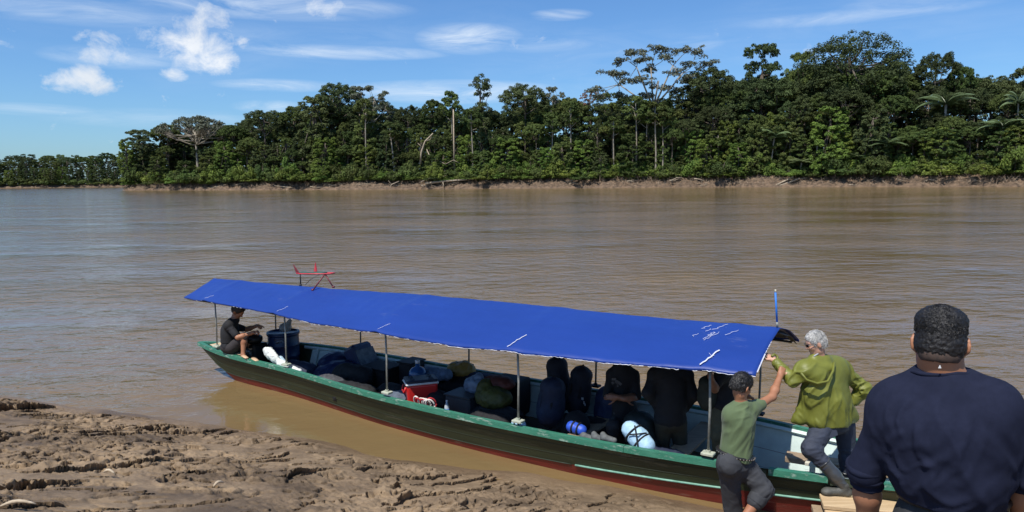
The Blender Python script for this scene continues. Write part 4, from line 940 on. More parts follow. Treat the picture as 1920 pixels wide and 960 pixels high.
# frayed white hem and scuffs
FRAY = mat('frayed_white_thread', (.75, .77, .82), (.55, .57, .66), 30, .8)
rng = np.random.default_rng(6); mb = MB()
for i in range(1, ns_ - 1):
    s = sg[i, 0]; dens = .12 if s < 3 else (.35 if s < 6.0 else .85)
    if rng.random() < dens:
        p = hang(i, -1)[0]; q = hang(i + 1, -1)[0]; w = .0012 + .0028 * rng.random() * (1 if s > 6 else .35); mb.tube([p - N3 * .006, (p + q) / 2 - N3 * .008 + Z3 * rng.normal() * .004, q - N3 * .006], w, 4)
for c in np.linspace(.02, .6, 26):
    p = cross_pt(9.875, c, .012); q = cross_pt(9.875, c + .028, .012); 
    if c < .3 or rng.random() < .5: mb.tube([p, q], .006 if c < .3 else .003, 4)
mb.build('frayed_hem', FRAY, tarp)['kind'] = 'stuff'
def thread(points, w, name='loose_thread'):
    mb = MB(); P = [cross_pt(s, c, .014 + .012 * math.exp(-min(abs(s - q) for q in NEAR_P) ** 2 / .01)) for s, c in points]
    mb.tube(P, w, 4); mb.build(name, FRAY, tarp)
rng = np.random.default_rng(9)
for s0, c1, w in ((.72, .16, .0018), (2.70, .2, .0018), (5.05, .15, .0018), (7.14, .24, .0045), (9.36, .28, .008)):
    pts = [(s0 - .02 + .10 * t, c1 * t + .01) for t in np.linspace(.05, 1, 9)]; pts = [(a + rng.normal() * .006, b + rng.normal() * .004) for a, b in pts]; thread(pts, w, 'cord_tie')
    for k in range(2 if s0 > 9 else 0):
        a, b = pts[3 + k]; thread([(a, b), (a + rng.normal() * .02, b + .05 * rng.random()), (a + rng.normal() * .03, b + .08 * rng.random())], .0016)
for k in range(9):
    s0 = 9.05 + rng.random() * .5; c0 = .42 + rng.random() * .35; L_ = .1 + .25 * rng.random(); thread([(s0 + .25 * L_ * t + rng.normal() * .010, c0 + .55 * L_ * t) for t in np.linspace(0, 1, 7)], .0019, 'scuff_thread')
# loose flap at the far right corner
mb = MB(); G = []
for i in range(7):
    t = i / 6; row = []
    for j in range(6):
        u = j / 5; p = cross_pt(9.80, 1 + t, -.02); row.append(p + A3 * (.09 * u * (1 - .5 * t)) - Z3 * (.035 * u + .012 * u * math.sin(t * 6)))
    G.append(row)
mb.grid(G); fl = mb.build('roof_flap', UL, boat, True); q = fl.modifiers.new('thickness', 'SOLIDIFY'); q.thickness = .004
# blue rod
rod = thing('marker_rod', 'upright bright blue rod standing on the right end of the roof ridge', 'rod', cross_pt(9.84, 1.0, .012))
p0 = cross_pt(9.84, 1.0, .012); p1 = W(9.81, .42, 2.19)
mb = MB(); mb.tube([p0, p0 + (p1 - p0) * .14], .012, 8); mb.build('socket', STEEL, rod, True)
mb = MB(); mb.tube([p0 + (p1 - p0) * .14, p1 - Z3 * .02], .0105, 8); mb.build('shaft', mat('bright_blue_plastic', (.02, .20, .70), (.02, .17, .6)), rod, True)
mb = MB(); mb.tube([p1 - Z3 * .02, p1 + Z3 * .012], .009, 6); mb.build('cap', mat('cream_paint', (.62, .58, .46)), rod, True)
# red rack on the roof
RED = mat('red_paint', (.62, .045, .06), (.42, .03, .045), 12, .45); DRED = mat('dark_red_paint', (.20, .03, .035), (.12, .02, .025), 12, .5)
rk = thing('roof_rack_stand', 'small red tube stand with green board and fins on the tarp roof', 'stand', cross_pt(2.6, 1.0, .01))
def rw(s, z, n=.45): return W(s, n, z)
mb = MB(); mb.tube([rw(2.17, 1.885), rw(2.25, 1.88), rw(2.95, 1.925)], .012, 7); mb.tube([rw(2.17, 1.885, .57), rw(2.30, 1.90, .58), rw(2.95, 1.925, .57)], .010, 7); mb.tube([rw(2.95, 1.925, .45), rw(2.95, 1.925, .57)], .01, 6); mb.build('frame', RED, rk, True)
mb = MB(); mb.box(rw(2.5, 1.912, .51), (.56, .12, .012), RB @ rotm((0, 1, 0), -.05), .002); mb.build('board', mat('dark_green_board', (.02, .13, .09)), rk)
mb = MB(); mb.poly([rw(2.10, 2.03, .445), rw(2.16, 1.885, .445), rw(2.25, 1.89, .445), rw(2.15, 1.98, .445)], N3 * .012); mb.build('fin', DRED, rk)
mb = MB(); mb.poly([rw(2.53, 2.075, .54), rw(2.49, 1.925, .54), rw(2.56, 1.925, .54)], N3 * .012); mb.build('fin', RED, rk)
mb = MB(); mb.tube([rw(2.26, float(rd_z(2.26)) + .0), rw(2.26, 1.88)], .011, 7); mb.lathe(rw(2.26, float(rd_z(2.26)) + .005), [(.03, 0), (.02, .015), (.012, .03)], 8); mb.build('leg', DARKM, rk, True)
for sa, na in ((2.72, .30), (2.98, .50)):
    zb = float(rd_z(sa)) + (.005 if na > .4 else -.03); mb = MB(); mb.tube([W(sa, na, zb), rw(2.84, 1.915, .46)], .011, 7); mb.box(W(sa, na, zb + .01), (.035, .03, .03), RB); mb.build('leg', DRED, rk, True)
mb = MB(); mb.tube([rw(2.37, float(rd_z(2.37)) + .02), rw(2.5, 1.80), rw(2.72, 1.90)], .004, 5); mb.build('stay_wire', DARKM, rk, True)
# wire cage on the far gunwale
p = W(11.1, float(gn_far(11.1)) - .03, float(gz(11.1)) + .05)
cg_ = thing('wire_cage', 'small wire frame standing on the far gunwale beside the man in green', 'frame', p)
GREYW = mat('grey_wire', (.22, .22, .22), None, 30, .5)
for dx in (-.055, .055):
    for dy in (-.03, .03):
        mb = MB(); mb.tube([p + A3 * dx + N3 * dy, p + A3 * dx * .8 + N3 * dy + Z3 * .17], .004, 5); mb.build('upright', GREYW, cg_)
for z in (.01, .06, .115, .165):
    mb = MB(); c4 = [p + A3 * a * .055 + N3 * b * .03 + Z3 * z for a, b in ((-1, -1), (1, -1), (1, 1), (-1, 1), (-1, -1))]; mb.tube(c4, .0035, 5); mb.build('ring', GREYW, cg_)

# ------------------------------------------------------------------ gangplank
L0 = pt(1541, 936, 6.50); GD = np.array([.965, -.26, .0]); GD /= np.linalg.norm(GD); GN = np.array([-GD[1], GD[0], 0])
RG = np.stack([GD, GN, Z3], 1); GZ = .352
for k, (dx, dn, wdt, dz, tk) in enumerate(((0, 0, .26, 0, .038), (.012, -.02, .25, -.045, .04), (.03, -.01, .24, -.09, .038))):
    c = L0 + GD * (1.5 + dx) + GN * (wdt / 2 + dn - .10); c[2] = GZ + dz - tk / 2
    mb = MB(); mb.box(c, (3.0, wdt, tk), RG @ rotm((0, 0, 1), .004 * k), .004)
    tag(mb.build('gangplank', FRESH, None, own=True), ['topmost fresh sawn plank under the rubber boot beside the boat', 'middle plank of the gangway stack beside the boat', 'lowest plank of the gangway stack beside the boat'][k], 'plank')
mb = MB(); c = pt(1523, 957, 6.6); mb.box(c + GD * .5, (1.0, .16, .05), RG, .004); tag(mb.build('support_board', PLANK, None, own=True), 'short grey board sticking out below the gangway planks', 'board')
for dx in (.5, 2.4):
    c = L0 + GD * dx + GN * .02; b = MB(); zb = float(bank_h(np.array(shore(c[0]) - c[1]))) - .25; b.box(np.array([c[0], c[1], (zb + GZ - .128) / 2]), (.14, .22, GZ - .130 - zb), RG, .01)
    tag(b.build('support_block', PLANK, None, own=True), 'wooden block propping the gangway %s' % ('near its left end' if dx < 1 else 'at its shore end'), 'block')

# ------------------------------------------------------------------ cargo; roof shade is partly put into the items' dark base colours
def blobthing(name, label, cat, blob_fn, m, h=.014, disp=None, group=None):
    b = Blob(); blob_fn(b); V, Q = b.mesh(h, disp); lo = V.min(0); c = V.mean(0); loc = (float(c[0]), float(c[1]), float(lo[2]))
    o = link(name, mesh_np(name, V, Q), m, None, True, loc); return tag(o, label, cat, group)
def crumple(amp=.012, sc=9, seed=0): return lambda V, Nn: amp * (1 - 2 * np.abs(fbm(V * sc, 4, seed))) 
# drum
dm = mat('dark_blue_plastic', (.008, .024, .075), (.006, .018, .055), 8, .35, spec=.4)
dc = W(1.50, .66, FLOOR + .20); dr = thing('plastic_drum', 'large dark blue plastic drum standing behind the white sacks', 'drum', dc)
mb = MB(); mb.lathe(dc, [(.22, 0), (.255, .03), (.262, .14), (.275, .155), (.262, .17), (.265, .33), (.278, .345), (.265, .36), (.262, .49), (.255, .53)], 32); mb.build('barrel', dm, dr, True)
mb = MB(); mb.lathe(dc + Z3 * .51, [(.272, 0), (.282, .02), (.277, .055), (.245, .06), (.24, .035), (.0, .035)], 32); mb.build('lid', dm, dr, True)
mb = MB(); mb.tube([dc + np.array([-.03, -.27, .42]), dc + np.array([.0, -.295, .45]), dc + np.array([.06, -.275, .46]), dc + np.array([.09, -.262, .42])], .018, 6); mb.build('handle', mat('worn_grey_blue', (.16, .19, .25)), dr, True)
CLEAR = mat('milky_plastic', (.42, .44, .44), (.26, .27, .27), 20, .35, transl=.3)
blobthing('plastic_bag', 'crumpled milky plastic bag lying on top of the blue drum', 'bag', lambda b: (b.ell(dc + np.array([.05, -.03, .64]), (.10, .08, .07)), b.cone(dc + np.array([.09, -.03, .67]), dc + np.array([.14, -.03, .76]), .05, .02)), CLEAR, .01, crumple(.014, 16, 2))
# engine between helmsman and drum
EN = mat('black_engine_paint', (.018, .018, .020), (.03, .028, .025), 18, .4, metal=.4)
ec = W(1.22, .28, .30); en = thing('inboard_motor', 'black inboard motor between the helmsman and the blue drum', 'motor', ec)
mb = MB(); mb.box(ec + Z3 * .17, (.34, .30, .34), RB, .03); mb.build('block', EN, en)
mb = MB(); mb.lathe(ec + Z3 * .38 - N3 * .02, [(.13, -.03), (.15, 0), (.15, .06), (.10, .10), (.03, .12)], 18); mb.build('fuel_tank', EN, en, True)
mb = MB(); mb.lathe(ec + Z3 * .17 - N3 * .17, [(.11, 0), (.12, .02), (.12, .05), (.05, .06)], 16, rotm((1, 0, 0), 1.57)); mb.build('flywheel', mat('scratched_metal', (.20, .20, .20), (.1, .1, .1), 20, .35, metal=.7), en, True)
mb = MB(); mb.tube([ec + Z3 * .33 - N3 * .12 - A3 * .1, ec + Z3 * .36 - N3 * .2 - A3 * .05, ec + Z3 * .30 - N3 * .22], .018, 7); mb.build('exhaust', MATS['scratched_metal'], en, True)
mb = MB(); mb.tube([ec - A3 * .2 + Z3 * .25, ec - A3 * .5 + Z3 * .50 + N3 * .02, ec - A3 * .15 + Z3 * .58], .016, 7); mb.build('tiller', EN, en, True)
# white sacks on the near gunwale
WP = mat('white_woven_plastic', (.78, .80, .78), (.60, .62, .58), 8, .5, .3, 30)
def lerp_(a, b, t): return a * (1 - t) + b * t
def slope_(a, b):
    d = (b - a) / np.linalg.norm(b - a); y = N3 - d * (N3 @ d); y /= np.linalg.norm(y); return np.stack([d, y, np.cross(d, y)], 1)
a0 = pt(502, 662, 11.42); a1 = pt(523, 680, 11.28); a2 = pt(540, 688, 11.15); a3 = pt(562, 699, 10.75)
blobthing('white_sack', 'folded white plastic sack leaning on the gunwale beside the second post', 'sack', lambda b: (b.ell(lerp_(a0, a1, .35) + Z3 * .02, (.20, .045, .085), slope_(a0, a1), k=.02), b.ell(lerp_(a1, a2, .4), (.15, .05, .065), slope_(a1, a2), k=.02), b.cone(a0 + Z3 * .05 - A3 * .03, a0 + Z3 * .05 + N3 * .05, .03, .035, k=.03)), WP, .009, crumple(.016, 11, 3))
blobthing('white_sack', 'small white plastic bundle between the folded sack and the second post', 'sack', lambda b: (b.cone(pt(526, 671, 11.4), pt(533, 682, 11.3), .03, .04, k=.03),), mat('pale_blue_plastic', (.45, .60, .70), (.35, .48, .58), 8, .5), .01, crumple(.01, 14, 4))
blobthing('white_sack', 'white plastic end of a sack lying on the gunwale right of the second post', 'sack', lambda b: (b.cone(pt(548, 690, 11.05), pt(562, 696, 10.95), .034, .03, k=.03),), WP, .01, crumple(.01, 12, 5))
# sandals by the helmsman's feet
TAN = mat('tan_foam', (.62, .42, .26), (.5, .33, .2))
for k, (px, py) in enumerate(((455, 666), (474, 671))):
    c = pt(px, py, 11.72 - .12 * k); mb = MB(); d_ = (A3 * .9 - N3 * .35); mb.tube([c, c + d_ * .07, c + d_ * .17, c + d_ * .26], [.03, .042, .038, .03], 8, flat=.28, hint=(0, 0, 1)); s_ = mb.build('sandal', TAN, None, True, own=True)
    tag(s_, ['tan flip flop under the seated helmsman\'s heel', 'tan flip flop in front of the seated helmsman\'s toes'][k], 'sandal')
NAVYC = mat('navy_canvas', (.018, .028, .065), (.010, .016, .038), 12, .7, .4, 60)
BLUET = mat('dark_blue_tarpaulin', (.014, .026, .09), (.008, .014, .045), 4, .5, .5, 22)
BLK = mat('black_fabric', (.010, .010, .012), (.005, .005, .006), 14, .8, .4, 70)
GREYB = mat('grey_blue_cloth', (.10, .13, .18), (.05, .065, .09), 10, .75, .3, 40)
def at_n(px, py, nt):
    d = ray(px, py); n2 = N2; t = (nt - (CAM[:2] - TIP) @ n2) / (d[:2] @ n2); return CAM + d * t
def box_blob(c, size, r=.04):
    def f(b):
        hx, hy, hz = size[0] / 2 - r, size[1] / 2 - r, size[2] / 2 - r
        b.ell(c, (size[0] / 2, size[1] / 2, size[2] / 2), RB)
        for x in (-hx, hx):
            for y in (-hy, hy): b.cone(c + A3 * x + N3 * y - Z3 * hz, c + A3 * x + N3 * y + Z3 * hz, r, r, k=.10)
        for x in (-hx, 0, hx): b.cone(c + A3 * x - N3 * hy, c + A3 * x + N3 * hy, min(hz + r, .14), min(hz + r, .14), k=.12)
    return f
def crate(name, label, cat, c, size, m, lid=None, rot=0., rim=True, group=None):
    t = thing(name, label, cat, c, group); R = RB @ rotm((0, 0, 1), rot); mb = MB(); mb.box(c + Z3 * size[2] / 2, size, R, .02); mb.build('body', m, t)
    if rim: mb = MB(); mb.box(c + Z3 * (size[2] + .012), (size[0] + .03, size[1] + .03, .022), R, .008); mb.build('lid', lid or m, t)
    return t
blobthing('tarpaulin_bundle', 'dark blue tarpaulin heap behind the white sacks', 'bundle', lambda b: (b.ell(W(3.0, .55, .25), (.42, .4, .22), RB), b.ell(W(2.7, .75, .34), (.25, .3, .2), RB), b.ell(W(3.25, .3, .18), (.3, .3, .18), RB)), BLUET, .02, crumple(.03, 5, 6))
cc = W(3.1, .95, .36); b_ = MB(); b_.box(cc + Z3 * .08, (.30, .44, .52), RB @ rotm((0, 1, 0), -.5), .05); t = thing('tilted_case', 'dark case with grey marbled side leaning against the far gunwale', 'case', cc - Z3 * .3); b_.build('shell', BLUET, t)
b_ = MB(); b_.box(cc + Z3 * .08 + A3 * .17, (.02, .40, .46), RB @ rotm((0, 1, 0), -.5), .008); b_.build('side_panel', mat('marbled_grey', (.16, .18, .20), (.03, .035, .045), 9, .6, detail=9), t)
crate('storage_crate', 'black crate below the marbled case', 'crate', W(3.75, .75, FLOOR + .01), (.5, .45, .42), BLK)
crate('storage_crate', 'black crate with grey straps beside the water jug', 'crate', W(4.15, 1.0, FLOOR + .01), (.26, .35, .5), DARKM)
blobthing('cloth_heap', 'grey crumpled cloth behind the near gunwale left of the third post', 'cloth', lambda b: (b.ell(W(3.45, -.05, .36), (.26, .14, .09), RB),), mat('grey_cloth', (.09, .09, .10), (.03, .03, .035), 9, .8), .014, crumple(.025, 9, 8))
# water jug
JB = mat('blue_jug_plastic', (.03, .10, .26), (.02, .07, .18), 6, .15, spec=.6)
jc = W(4.78, .42, FLOOR + .25); j = thing('water_jug', 'blue water jug with white cap left of the third post', 'jug', jc)
mb = MB(); mb.lathe(jc, [(.11, 0), (.135, .02), (.135, .1), (.127, .115), (.135, .13), (.135, .24), (.127, .255), (.135, .27), (.13, .32), (.09, .37), (.035, .40), (.032, .45)], 26); mb.build('bottle', JB, j, True)
mb = MB(); mb.lathe(jc + Z3 * .445, [(.036, 0), (.036, .04), (.03, .045)], 14); mb.build('cap', mat('white_plastic', (.8, .8, .8)), j, True)
crate('storage_crate', 'low dark crate the water jug stands on', 'crate', W(4.78, .42, FLOOR + .01), (.4, .36, .20), BLK, rim=True)
blobthing('duffel_bag', 'grey blue duffel bag lying left of the red cooler', 'bag', lambda b: (b.cone(W(4.75, -.15, .28), W(5.15, .2, .33), .15, .13),), GREYB, .014, crumple(.012, 9, 9))
blobthing('duffel_bag', 'dark duffel behind the third post against the far side', 'bag', lambda b: (b.cone(W(5.0, .85, .3), W(5.4, .9, .3), .2, .18),), BLK, .016, crumple(.02, 8, 10))
# cooler
CR = mat('red_cooler_plastic', (.62, .025, .022), (.55, .02, .018), 4, .35); CW = mat('white_cooler_rim', (.80, .80, .78)); CN = mat('dark_cooler_lid', (.02, .028, .05), (.015, .02, .04), 8, .45)
q0 = at_n(753, 748, .0); q0 = np.array([q0[0], q0[1], 0]); ca = .62; cdir = A3 * math.cos(ca) + N3 * math.sin(ca); cnr = -A3 * math.sin(ca) + N3 * math.cos(ca)
RC = np.stack([cdir, cnr, Z3], 1); cw, cl, ch = .29, .44, .29
# corner nearest the camera/left; long axis runs into the boat
cz = .235; long_ = (A3 * .62 + N3 * .78); long_ /= np.linalg.norm(long_); shrt = np.array([long_[1], -long_[0], 0]); RC = np.stack([shrt, long_, Z3], 1)
cz = .30; ctr = ptz(760, 751, cz + .05); ctr = np.array([ctr[0], ctr[1], cz]) + long_ * cl / 2
co = thing('cooler', 'red cooler with white rim and dark blue lid behind the near gunwale', 'cooler', ctr)
mb = MB(); V8 = []
for z, k in ((0, .90), (ch, 1.0)):
    for x, y in ((-1, -1), (1, -1), (1, 1), (-1, 1)): V8.append(ctr + shrt * x * cw / 2 * k + long_ * y * cl / 2 * k + Z3 * z)
mb.add(V8, [(3, 2, 1, 0), (4, 5, 6, 7), (0, 1, 5, 4), (1, 2, 6, 5), (2, 3, 7, 6), (3, 0, 4, 7)]); bd = mb.build('body', CR, co); bv = bd.modifiers.new('bevel', 'BEVEL'); bv.width = .03; bv.segments = 3
mb = MB(); mb.box(ctr + Z3 * (ch + .012), (cw + .02, cl + .02, .026), RC, .01); mb.build('rim', CW, co)
mb = MB(); mb.box(ctr + Z3 * (ch + .045), (cw + .0, cl + .0, .04), RC, .014); ld = mb.build('lid', CN, co)
for x, y in ((-.065, -.13), (.065, -.13), (-.065, .13), (.065, .13)):
    mb = MB(); mb.lathe(ctr + shrt * x + long_ * y + Z3 * (ch + .064), [(.038, 0), (.040, .006), (.034, .007), (.030, .002), (.0, .002)], 16); mb.build('cup_ring', CN, ld, True)
hc = ctr - long_ * (cl / 2 + .004) + Z3 * .20
mb = MB(); mb.box(hc + Z3 * .05, (.15, .02, .022), RC, .005); mb.build('recess_shade_strip', mat('recess_shade', (.03, .004, .004)), co)  # raised dark red strip, paints the shade of a handle hollow
mb = MB(); mb.tube([hc - shrt * .085 + Z3 * .06, hc - shrt * .085 - long_ * .022 - Z3 * .01, hc + shrt * .085 - long_ * .022 - Z3 * .01, hc + shrt * .085 + Z3 * .06], .014, 7); mb.build('handle', CR, co, True)
crate('storage_crate', 'low dark crate the red cooler stands on', 'crate', np.array([ctr[0], ctr[1], FLOOR + .01]), (.28, .4, .22), BLK, rot=-.6)
# red and white rope coil
rpc = at_n(793, 754, -.26) ; rp = thing('rope_coil', 'coiled red and white rope beside the red cooler', 'rope', rpc - Z3 * .08)
rng = np.random.default_rng(12)
RW = mat('white_rope', (.75, .72, .66), (.6, .5, .46), 60, .8); RR = mat('red_rope', (.50, .03, .035), (.35, .02, .03), 60, .8)
for k in range(9):
    c = rpc + A3 * (-.10 + .03 * k) + N3 * rng.uniform(-.02, .05) - Z3 * .01; r_ = rng.uniform(.06, .09); tl = rng.uniform(-.5, .5); P = []
    for a in np.linspace(0, 6.2, 22): P.append(c + (A3 * math.cos(tl) + N3 * math.sin(tl)) * r_ * .6 * math.cos(a) + Z3 * r_ * math.sin(a) * .9 + N3 * .03 * math.cos(a + 1))
    mb = MB(); mb.tube(P, .011, 6); mb.build('rope_loop', RW if k % 3 != 1 else RR, rp, True)
blobthing('dark_cloth', 'black crumpled cloth behind the rope coil', 'cloth', lambda b: (b.ell(at_n(820, 750, .12), (.2, .14, .12), RB), b.ell(at_n(810, 765, .0), (.16, .1, .10), RB)), BLK, .014, crumple(.025, 10, 12))
bt = at_n(838, 764, -.12); bo = thing('water_bottle', 'small clear bottle with blue label behind the gunwale', 'bottle', bt - Z3 * .10)
mb = MB(); mb.lathe(bt - Z3 * .10, [(.03, 0), (.033, .01), (.033, .12), (.014, .16), (.013, .18)], 14); mb.build('body', mat('clear_plastic', (.55, .62, .66), None, 9, .1), bo, True)
mb = MB(); mb.lathe(bt - Z3 * .06, [(.0345, 0), (.0345, .05)], 14); mb.build('label_band', mat('label_blue', (.08, .2, .5)), bo, True)
mb = MB(); mb.lathe(bt + Z3 * .08, [(.015, 0), (.015, .02)], 10); mb.build('cap', mat('white_plastic', (.8, .8, .8)), bo, True)
# bags and bins in the middle
crate('storage_crate', 'black crate under the denim blue bag', 'crate', W(5.95, .55, FLOOR + .01), (.42, .40, .42), BLK)
blobthing('cloth_bag', 'denim blue bag with dark strap lying on the black crate', 'bag', lambda b: (b.ell(at_n(812, 700, .65) - Z3 * .02, (.23, .16, .085), RB), b.cone(at_n(796, 697, .7), at_n(838, 703, .6), .06, .07)), mat('denim_blue', (.15, .22, .32), (.08, .12, .18), 10, .8, .3, 50), .014, crumple(.02, 10, 14))
crate('plastic_bin', 'tall black bin holding the yellow sack', 'bin', W(6.05, .98, FLOOR + .01), (.46, .36, .52), BLK, rim=False)
yc = at_n(865, 693, .98)
blobthing('yellow_sack', 'lumpy mustard yellow sack sitting in the black bin', 'sack', lambda b: (b.ell(yc, (.22, .17, .10), RB), b.ell(yc + A3 * .08 + Z3 * .04, (.12, .1, .09), RB), b.ell(yc - A3 * .1, (.11, .12, .09), RB)), mat('mustard_plastic', (.42, .26, .06), (.28, .17, .04), 8, .5, .3, 30, transl=.1), .014, crumple(.022, 11, 15))
blobthing('plastic_bag', 'pale blue plastic bag slumped on the grey bin', 'bag', lambda b: (b.ell(at_n(893, 722, .35), (.17, .14, .12), RB), b.cone(at_n(893, 722, .35), at_n(898, 707, .35), .1, .05)), mat('pale_blue_bag', (.16, .23, .32), (.10, .14, .20), 9, .5), .014, crumple(.018, 10, 16))
g0 = at_n(862, 758, .08)
crate('plastic_bin', 'dark grey plastic bin right of the small bottle', 'bin', np.array([g0[0], g0[1], FLOOR + .01]) + N3 * .12, (.42, .36, .44), mat('dark_grey_plastic', (.045, .048, .055), (.035, .037, .043), 8, .5))
blobthing('red_bag', 'dark red bag lying over the olive bag left of the fourth post', 'bag', lambda b: (b.ell(at_n(935, 718, .45), (.24, .15, .09), RB),), mat('dark_red_cloth', (.14, .035, .022), (.07, .018, .012), 8, .7), .014, crumple(.018, 9, 17))
blobthing('olive_bag', 'olive yellow bag with folds beneath the dark red bag', 'bag', lambda b: (b.ell(at_n(925, 745, .25), (.26, .2, .14), RB), b.ell(at_n(912, 735, .3), (.12, .15, .17), RB)), mat('olive_yellow_cloth', (.10, .10, .018), (.045, .045, .010), 7, .65), .014, crumple(.02, 9, 18))
def backpack(label, base, h, w, d, m, tilt=0.0, yaw=0.0, extra=None):
    t = thing('backpack', label, 'backpack', base); R = RB @ rotm((0, 0, 1), yaw) @ rotm((0, 1, 0), tilt); X_, Y_, Z_ = R[:, 0], R[:, 1], R[:, 2]
    b = Blob(); b.cone(base + Z_ * (w * .45), base + Z_ * (h - w * .42), w * .46, w * .42, k=.06); b.ell(base + Z_ * h * .42, (w * .5, d * .5, h * .44), R, k=.08)
    b.ell(base + Z_ * (h - w * .3), (w * .46, d * .46, w * .34), R, k=.05); b.ell(base + Z_ * h * .3 - Y_ * d * .42, (w * .32, d * .25, h * .2), R, k=.04)
    b.build('pack', m, t, .016, crumple(.008, 9, int(h * 100)))
    for sx in (-.2, .2):
        mb = MB(); mb.tube([base + Z_ * h * tt + X_ * w * sx - Y_ * (d * .52 * math.sin(math.pi * min(.93, .12 + tt * .85)) + .012) for tt in np.linspace(.05, .96, 10)], .017, 5, flat=.35); mb.build('strap', BLK, t)
    mb = MB(); mb.tube([base + Z_ * h * .98 - X_ * .05, base + Z_ * (h + .045), base + Z_ * h * .98 + X_ * .05], .010, 6); mb.build('handle', BLK, t, True)
    return t, R
backpack('navy backpack leaning behind the fourth post', W(7.05, .35, FLOOR + .2), .62, .34, .28, NAVYC, .12, .1)
backpack('black backpack right of the fourth post low behind the gunwale', W(7.5, .15, FLOOR + .01), .5, .32, .28, BLK, .2)
backpack('tall black backpack standing higher than the far gunwale left of the fifth far post', W(6.95, .88, FLOOR + .25), .70, .30, .28, mat('blue_black_fabric', (.014, .018, .034), (.008, .010, .018), 14, .75, .4, 60), -.12, .3)
backpack('second tall dark backpack pressed against the tall black one', W(7.2, .80, FLOOR + .25), .64, .30, .28, mat('blue_black_fabric', (.014, .018, .034)), .16, .1)
t, R = backpack('dark blue backpack with small white logo beside the tall packs', W(7.7, .85, FLOOR + .12), .55, .44, .3, mat('dark_blue_nylon', (.012, .022, .075), (.008, .014, .045), 12, .6, .4, 60), 0, .05)
lg = MB(); lc = at_n(1093, 747, .68)
for dx, dz, wx, wz in ((0, 0, .030, .030), (.022, -.05, .014, .04), (.038, -.075, .012, .03)): lg.box(lc + A3 * dx + Z3 * dz - N3 * .012, (wx, .006, wz), RB)
lg.build('logo_patch', mat('white_print', (.5, .52, .55)), t)
backpack('small dark backpack standing right of the fourth far post', W(7.75, 1.0, FLOOR + .35), .42, .26, .22, NAVYC, 0, 0)
t, R = backpack('dark backpack with grey webbing at the seated passenger\'s knee', W(8.13, .35, FLOOR + .15), .58, .26, .24, BLK, 0, .2)
for k in range(5):
    mb = MB(); mb.box(W(8.1, .215, FLOOR + .25 + .08 * k), (.13, .012, .022), RB); mb.build('webbing', mat('grey_webbing', (.10, .10, .09)), t)
backpack('large dark green backpack in front of the seated passenger', W(8.5, .12, FLOOR + .05), .62, .40, .32, mat('dark_green_nylon', (.012, .022, .020), (.008, .013, .012), 12, .6, .4, 50), -.22, -.1)
def quilt(label, name, pts, rad, m, cat='bag', strapm=BLK):
    t = thing(name, label, cat, pts[0] - Z3 * .1); b = Blob()
    for a, c, r_ in zip(pts[:-1], pts[1:], rad): b.cone(a, c, r_, r_ * .95, k=.05)
    b.build('cover', m, t, .010, crumple(.006, 14, 5))
    d = pts[-1] - pts[0]; L_ = np.linalg.norm(d); d /= L_; up_ = np.cross(d, A3); up_ /= np.linalg.norm(up_)
    for tt in (.2, .75):
        c = pts[0] * (1 - tt) + pts[-1] * tt; r_ = max(rad) + .006; mb = MB(); x, y, _ = basis(d)
        mb.tube([c + (x * math.cos(a) + y * math.sin(a)) * r_ for a in np.linspace(0, 6.283, 24)], .011, 5); mb.build('strap', strapm, t)
    return t
LB = mat('pale_blue_quilt', (.42, .62, .78), (.32, .50, .66), 9, .6, .3, 30)
t = quilt('pale blue quilted bundle with black straps lying on the gunwale left of the fifth post', 'strapped_bundle', [pt(1183, 806, 7.74), pt(1198, 822, 7.66), pt(1210, 836, 7.6)], [.10, .11], LB)
mb = MB(); mb.tube([pt(1178, 815, 7.6), pt(1196, 814, 7.54), pt(1212, 812, 7.6)], .009, 5); mb.build('strap', BLK, t)
mb = MB(); mb.tube([pt(1190, 798, 7.62), pt(1193, 815, 7.54), pt(1196, 838, 7.5)], .009, 5); mb.build('strap', BLK, t)
t = quilt('bright blue strapped bundle peeping over the gunwale between fourth and fifth post', 'strapped_bundle', [pt(1072, 800, 8.12), pt(1090, 806, 8.05)], [.062], mat('bright_blue_nylon', (.035, .11, .62), (.02, .07, .42), 8, .5, .3, 30))
t = quilt('small pale blue bundle tucked behind the foot of the fourth post', 'strapped_bundle', [pt(966, 793, 8.42), pt(979, 796, 8.36)], [.045], LB)
for k, (px, py, D_) in enumerate(((1102, 819, 7.98), (1124, 821, 7.9), (1141, 822, 7.82))):
    c = pt(px, py, D_); mb = MB(); blobthing('grey_shoe', ['grey shoe leftmost of three behind the near gunwale', 'grey shoe middle of three behind the near gunwale', 'grey shoe rightmost of three behind the near gunwale'][k], 'shoe', lambda b: (b.cone(c - A3 * .06, c + A3 * .07 - Z3 * .01, .038, .032), b.cone(c - A3 * .06, c - A3 * .07 + Z3 * .035, .034, .03)), mat('grey_shoe_cloth', (.14, .15, .15), (.07, .075, .075), 20, .8), .008)

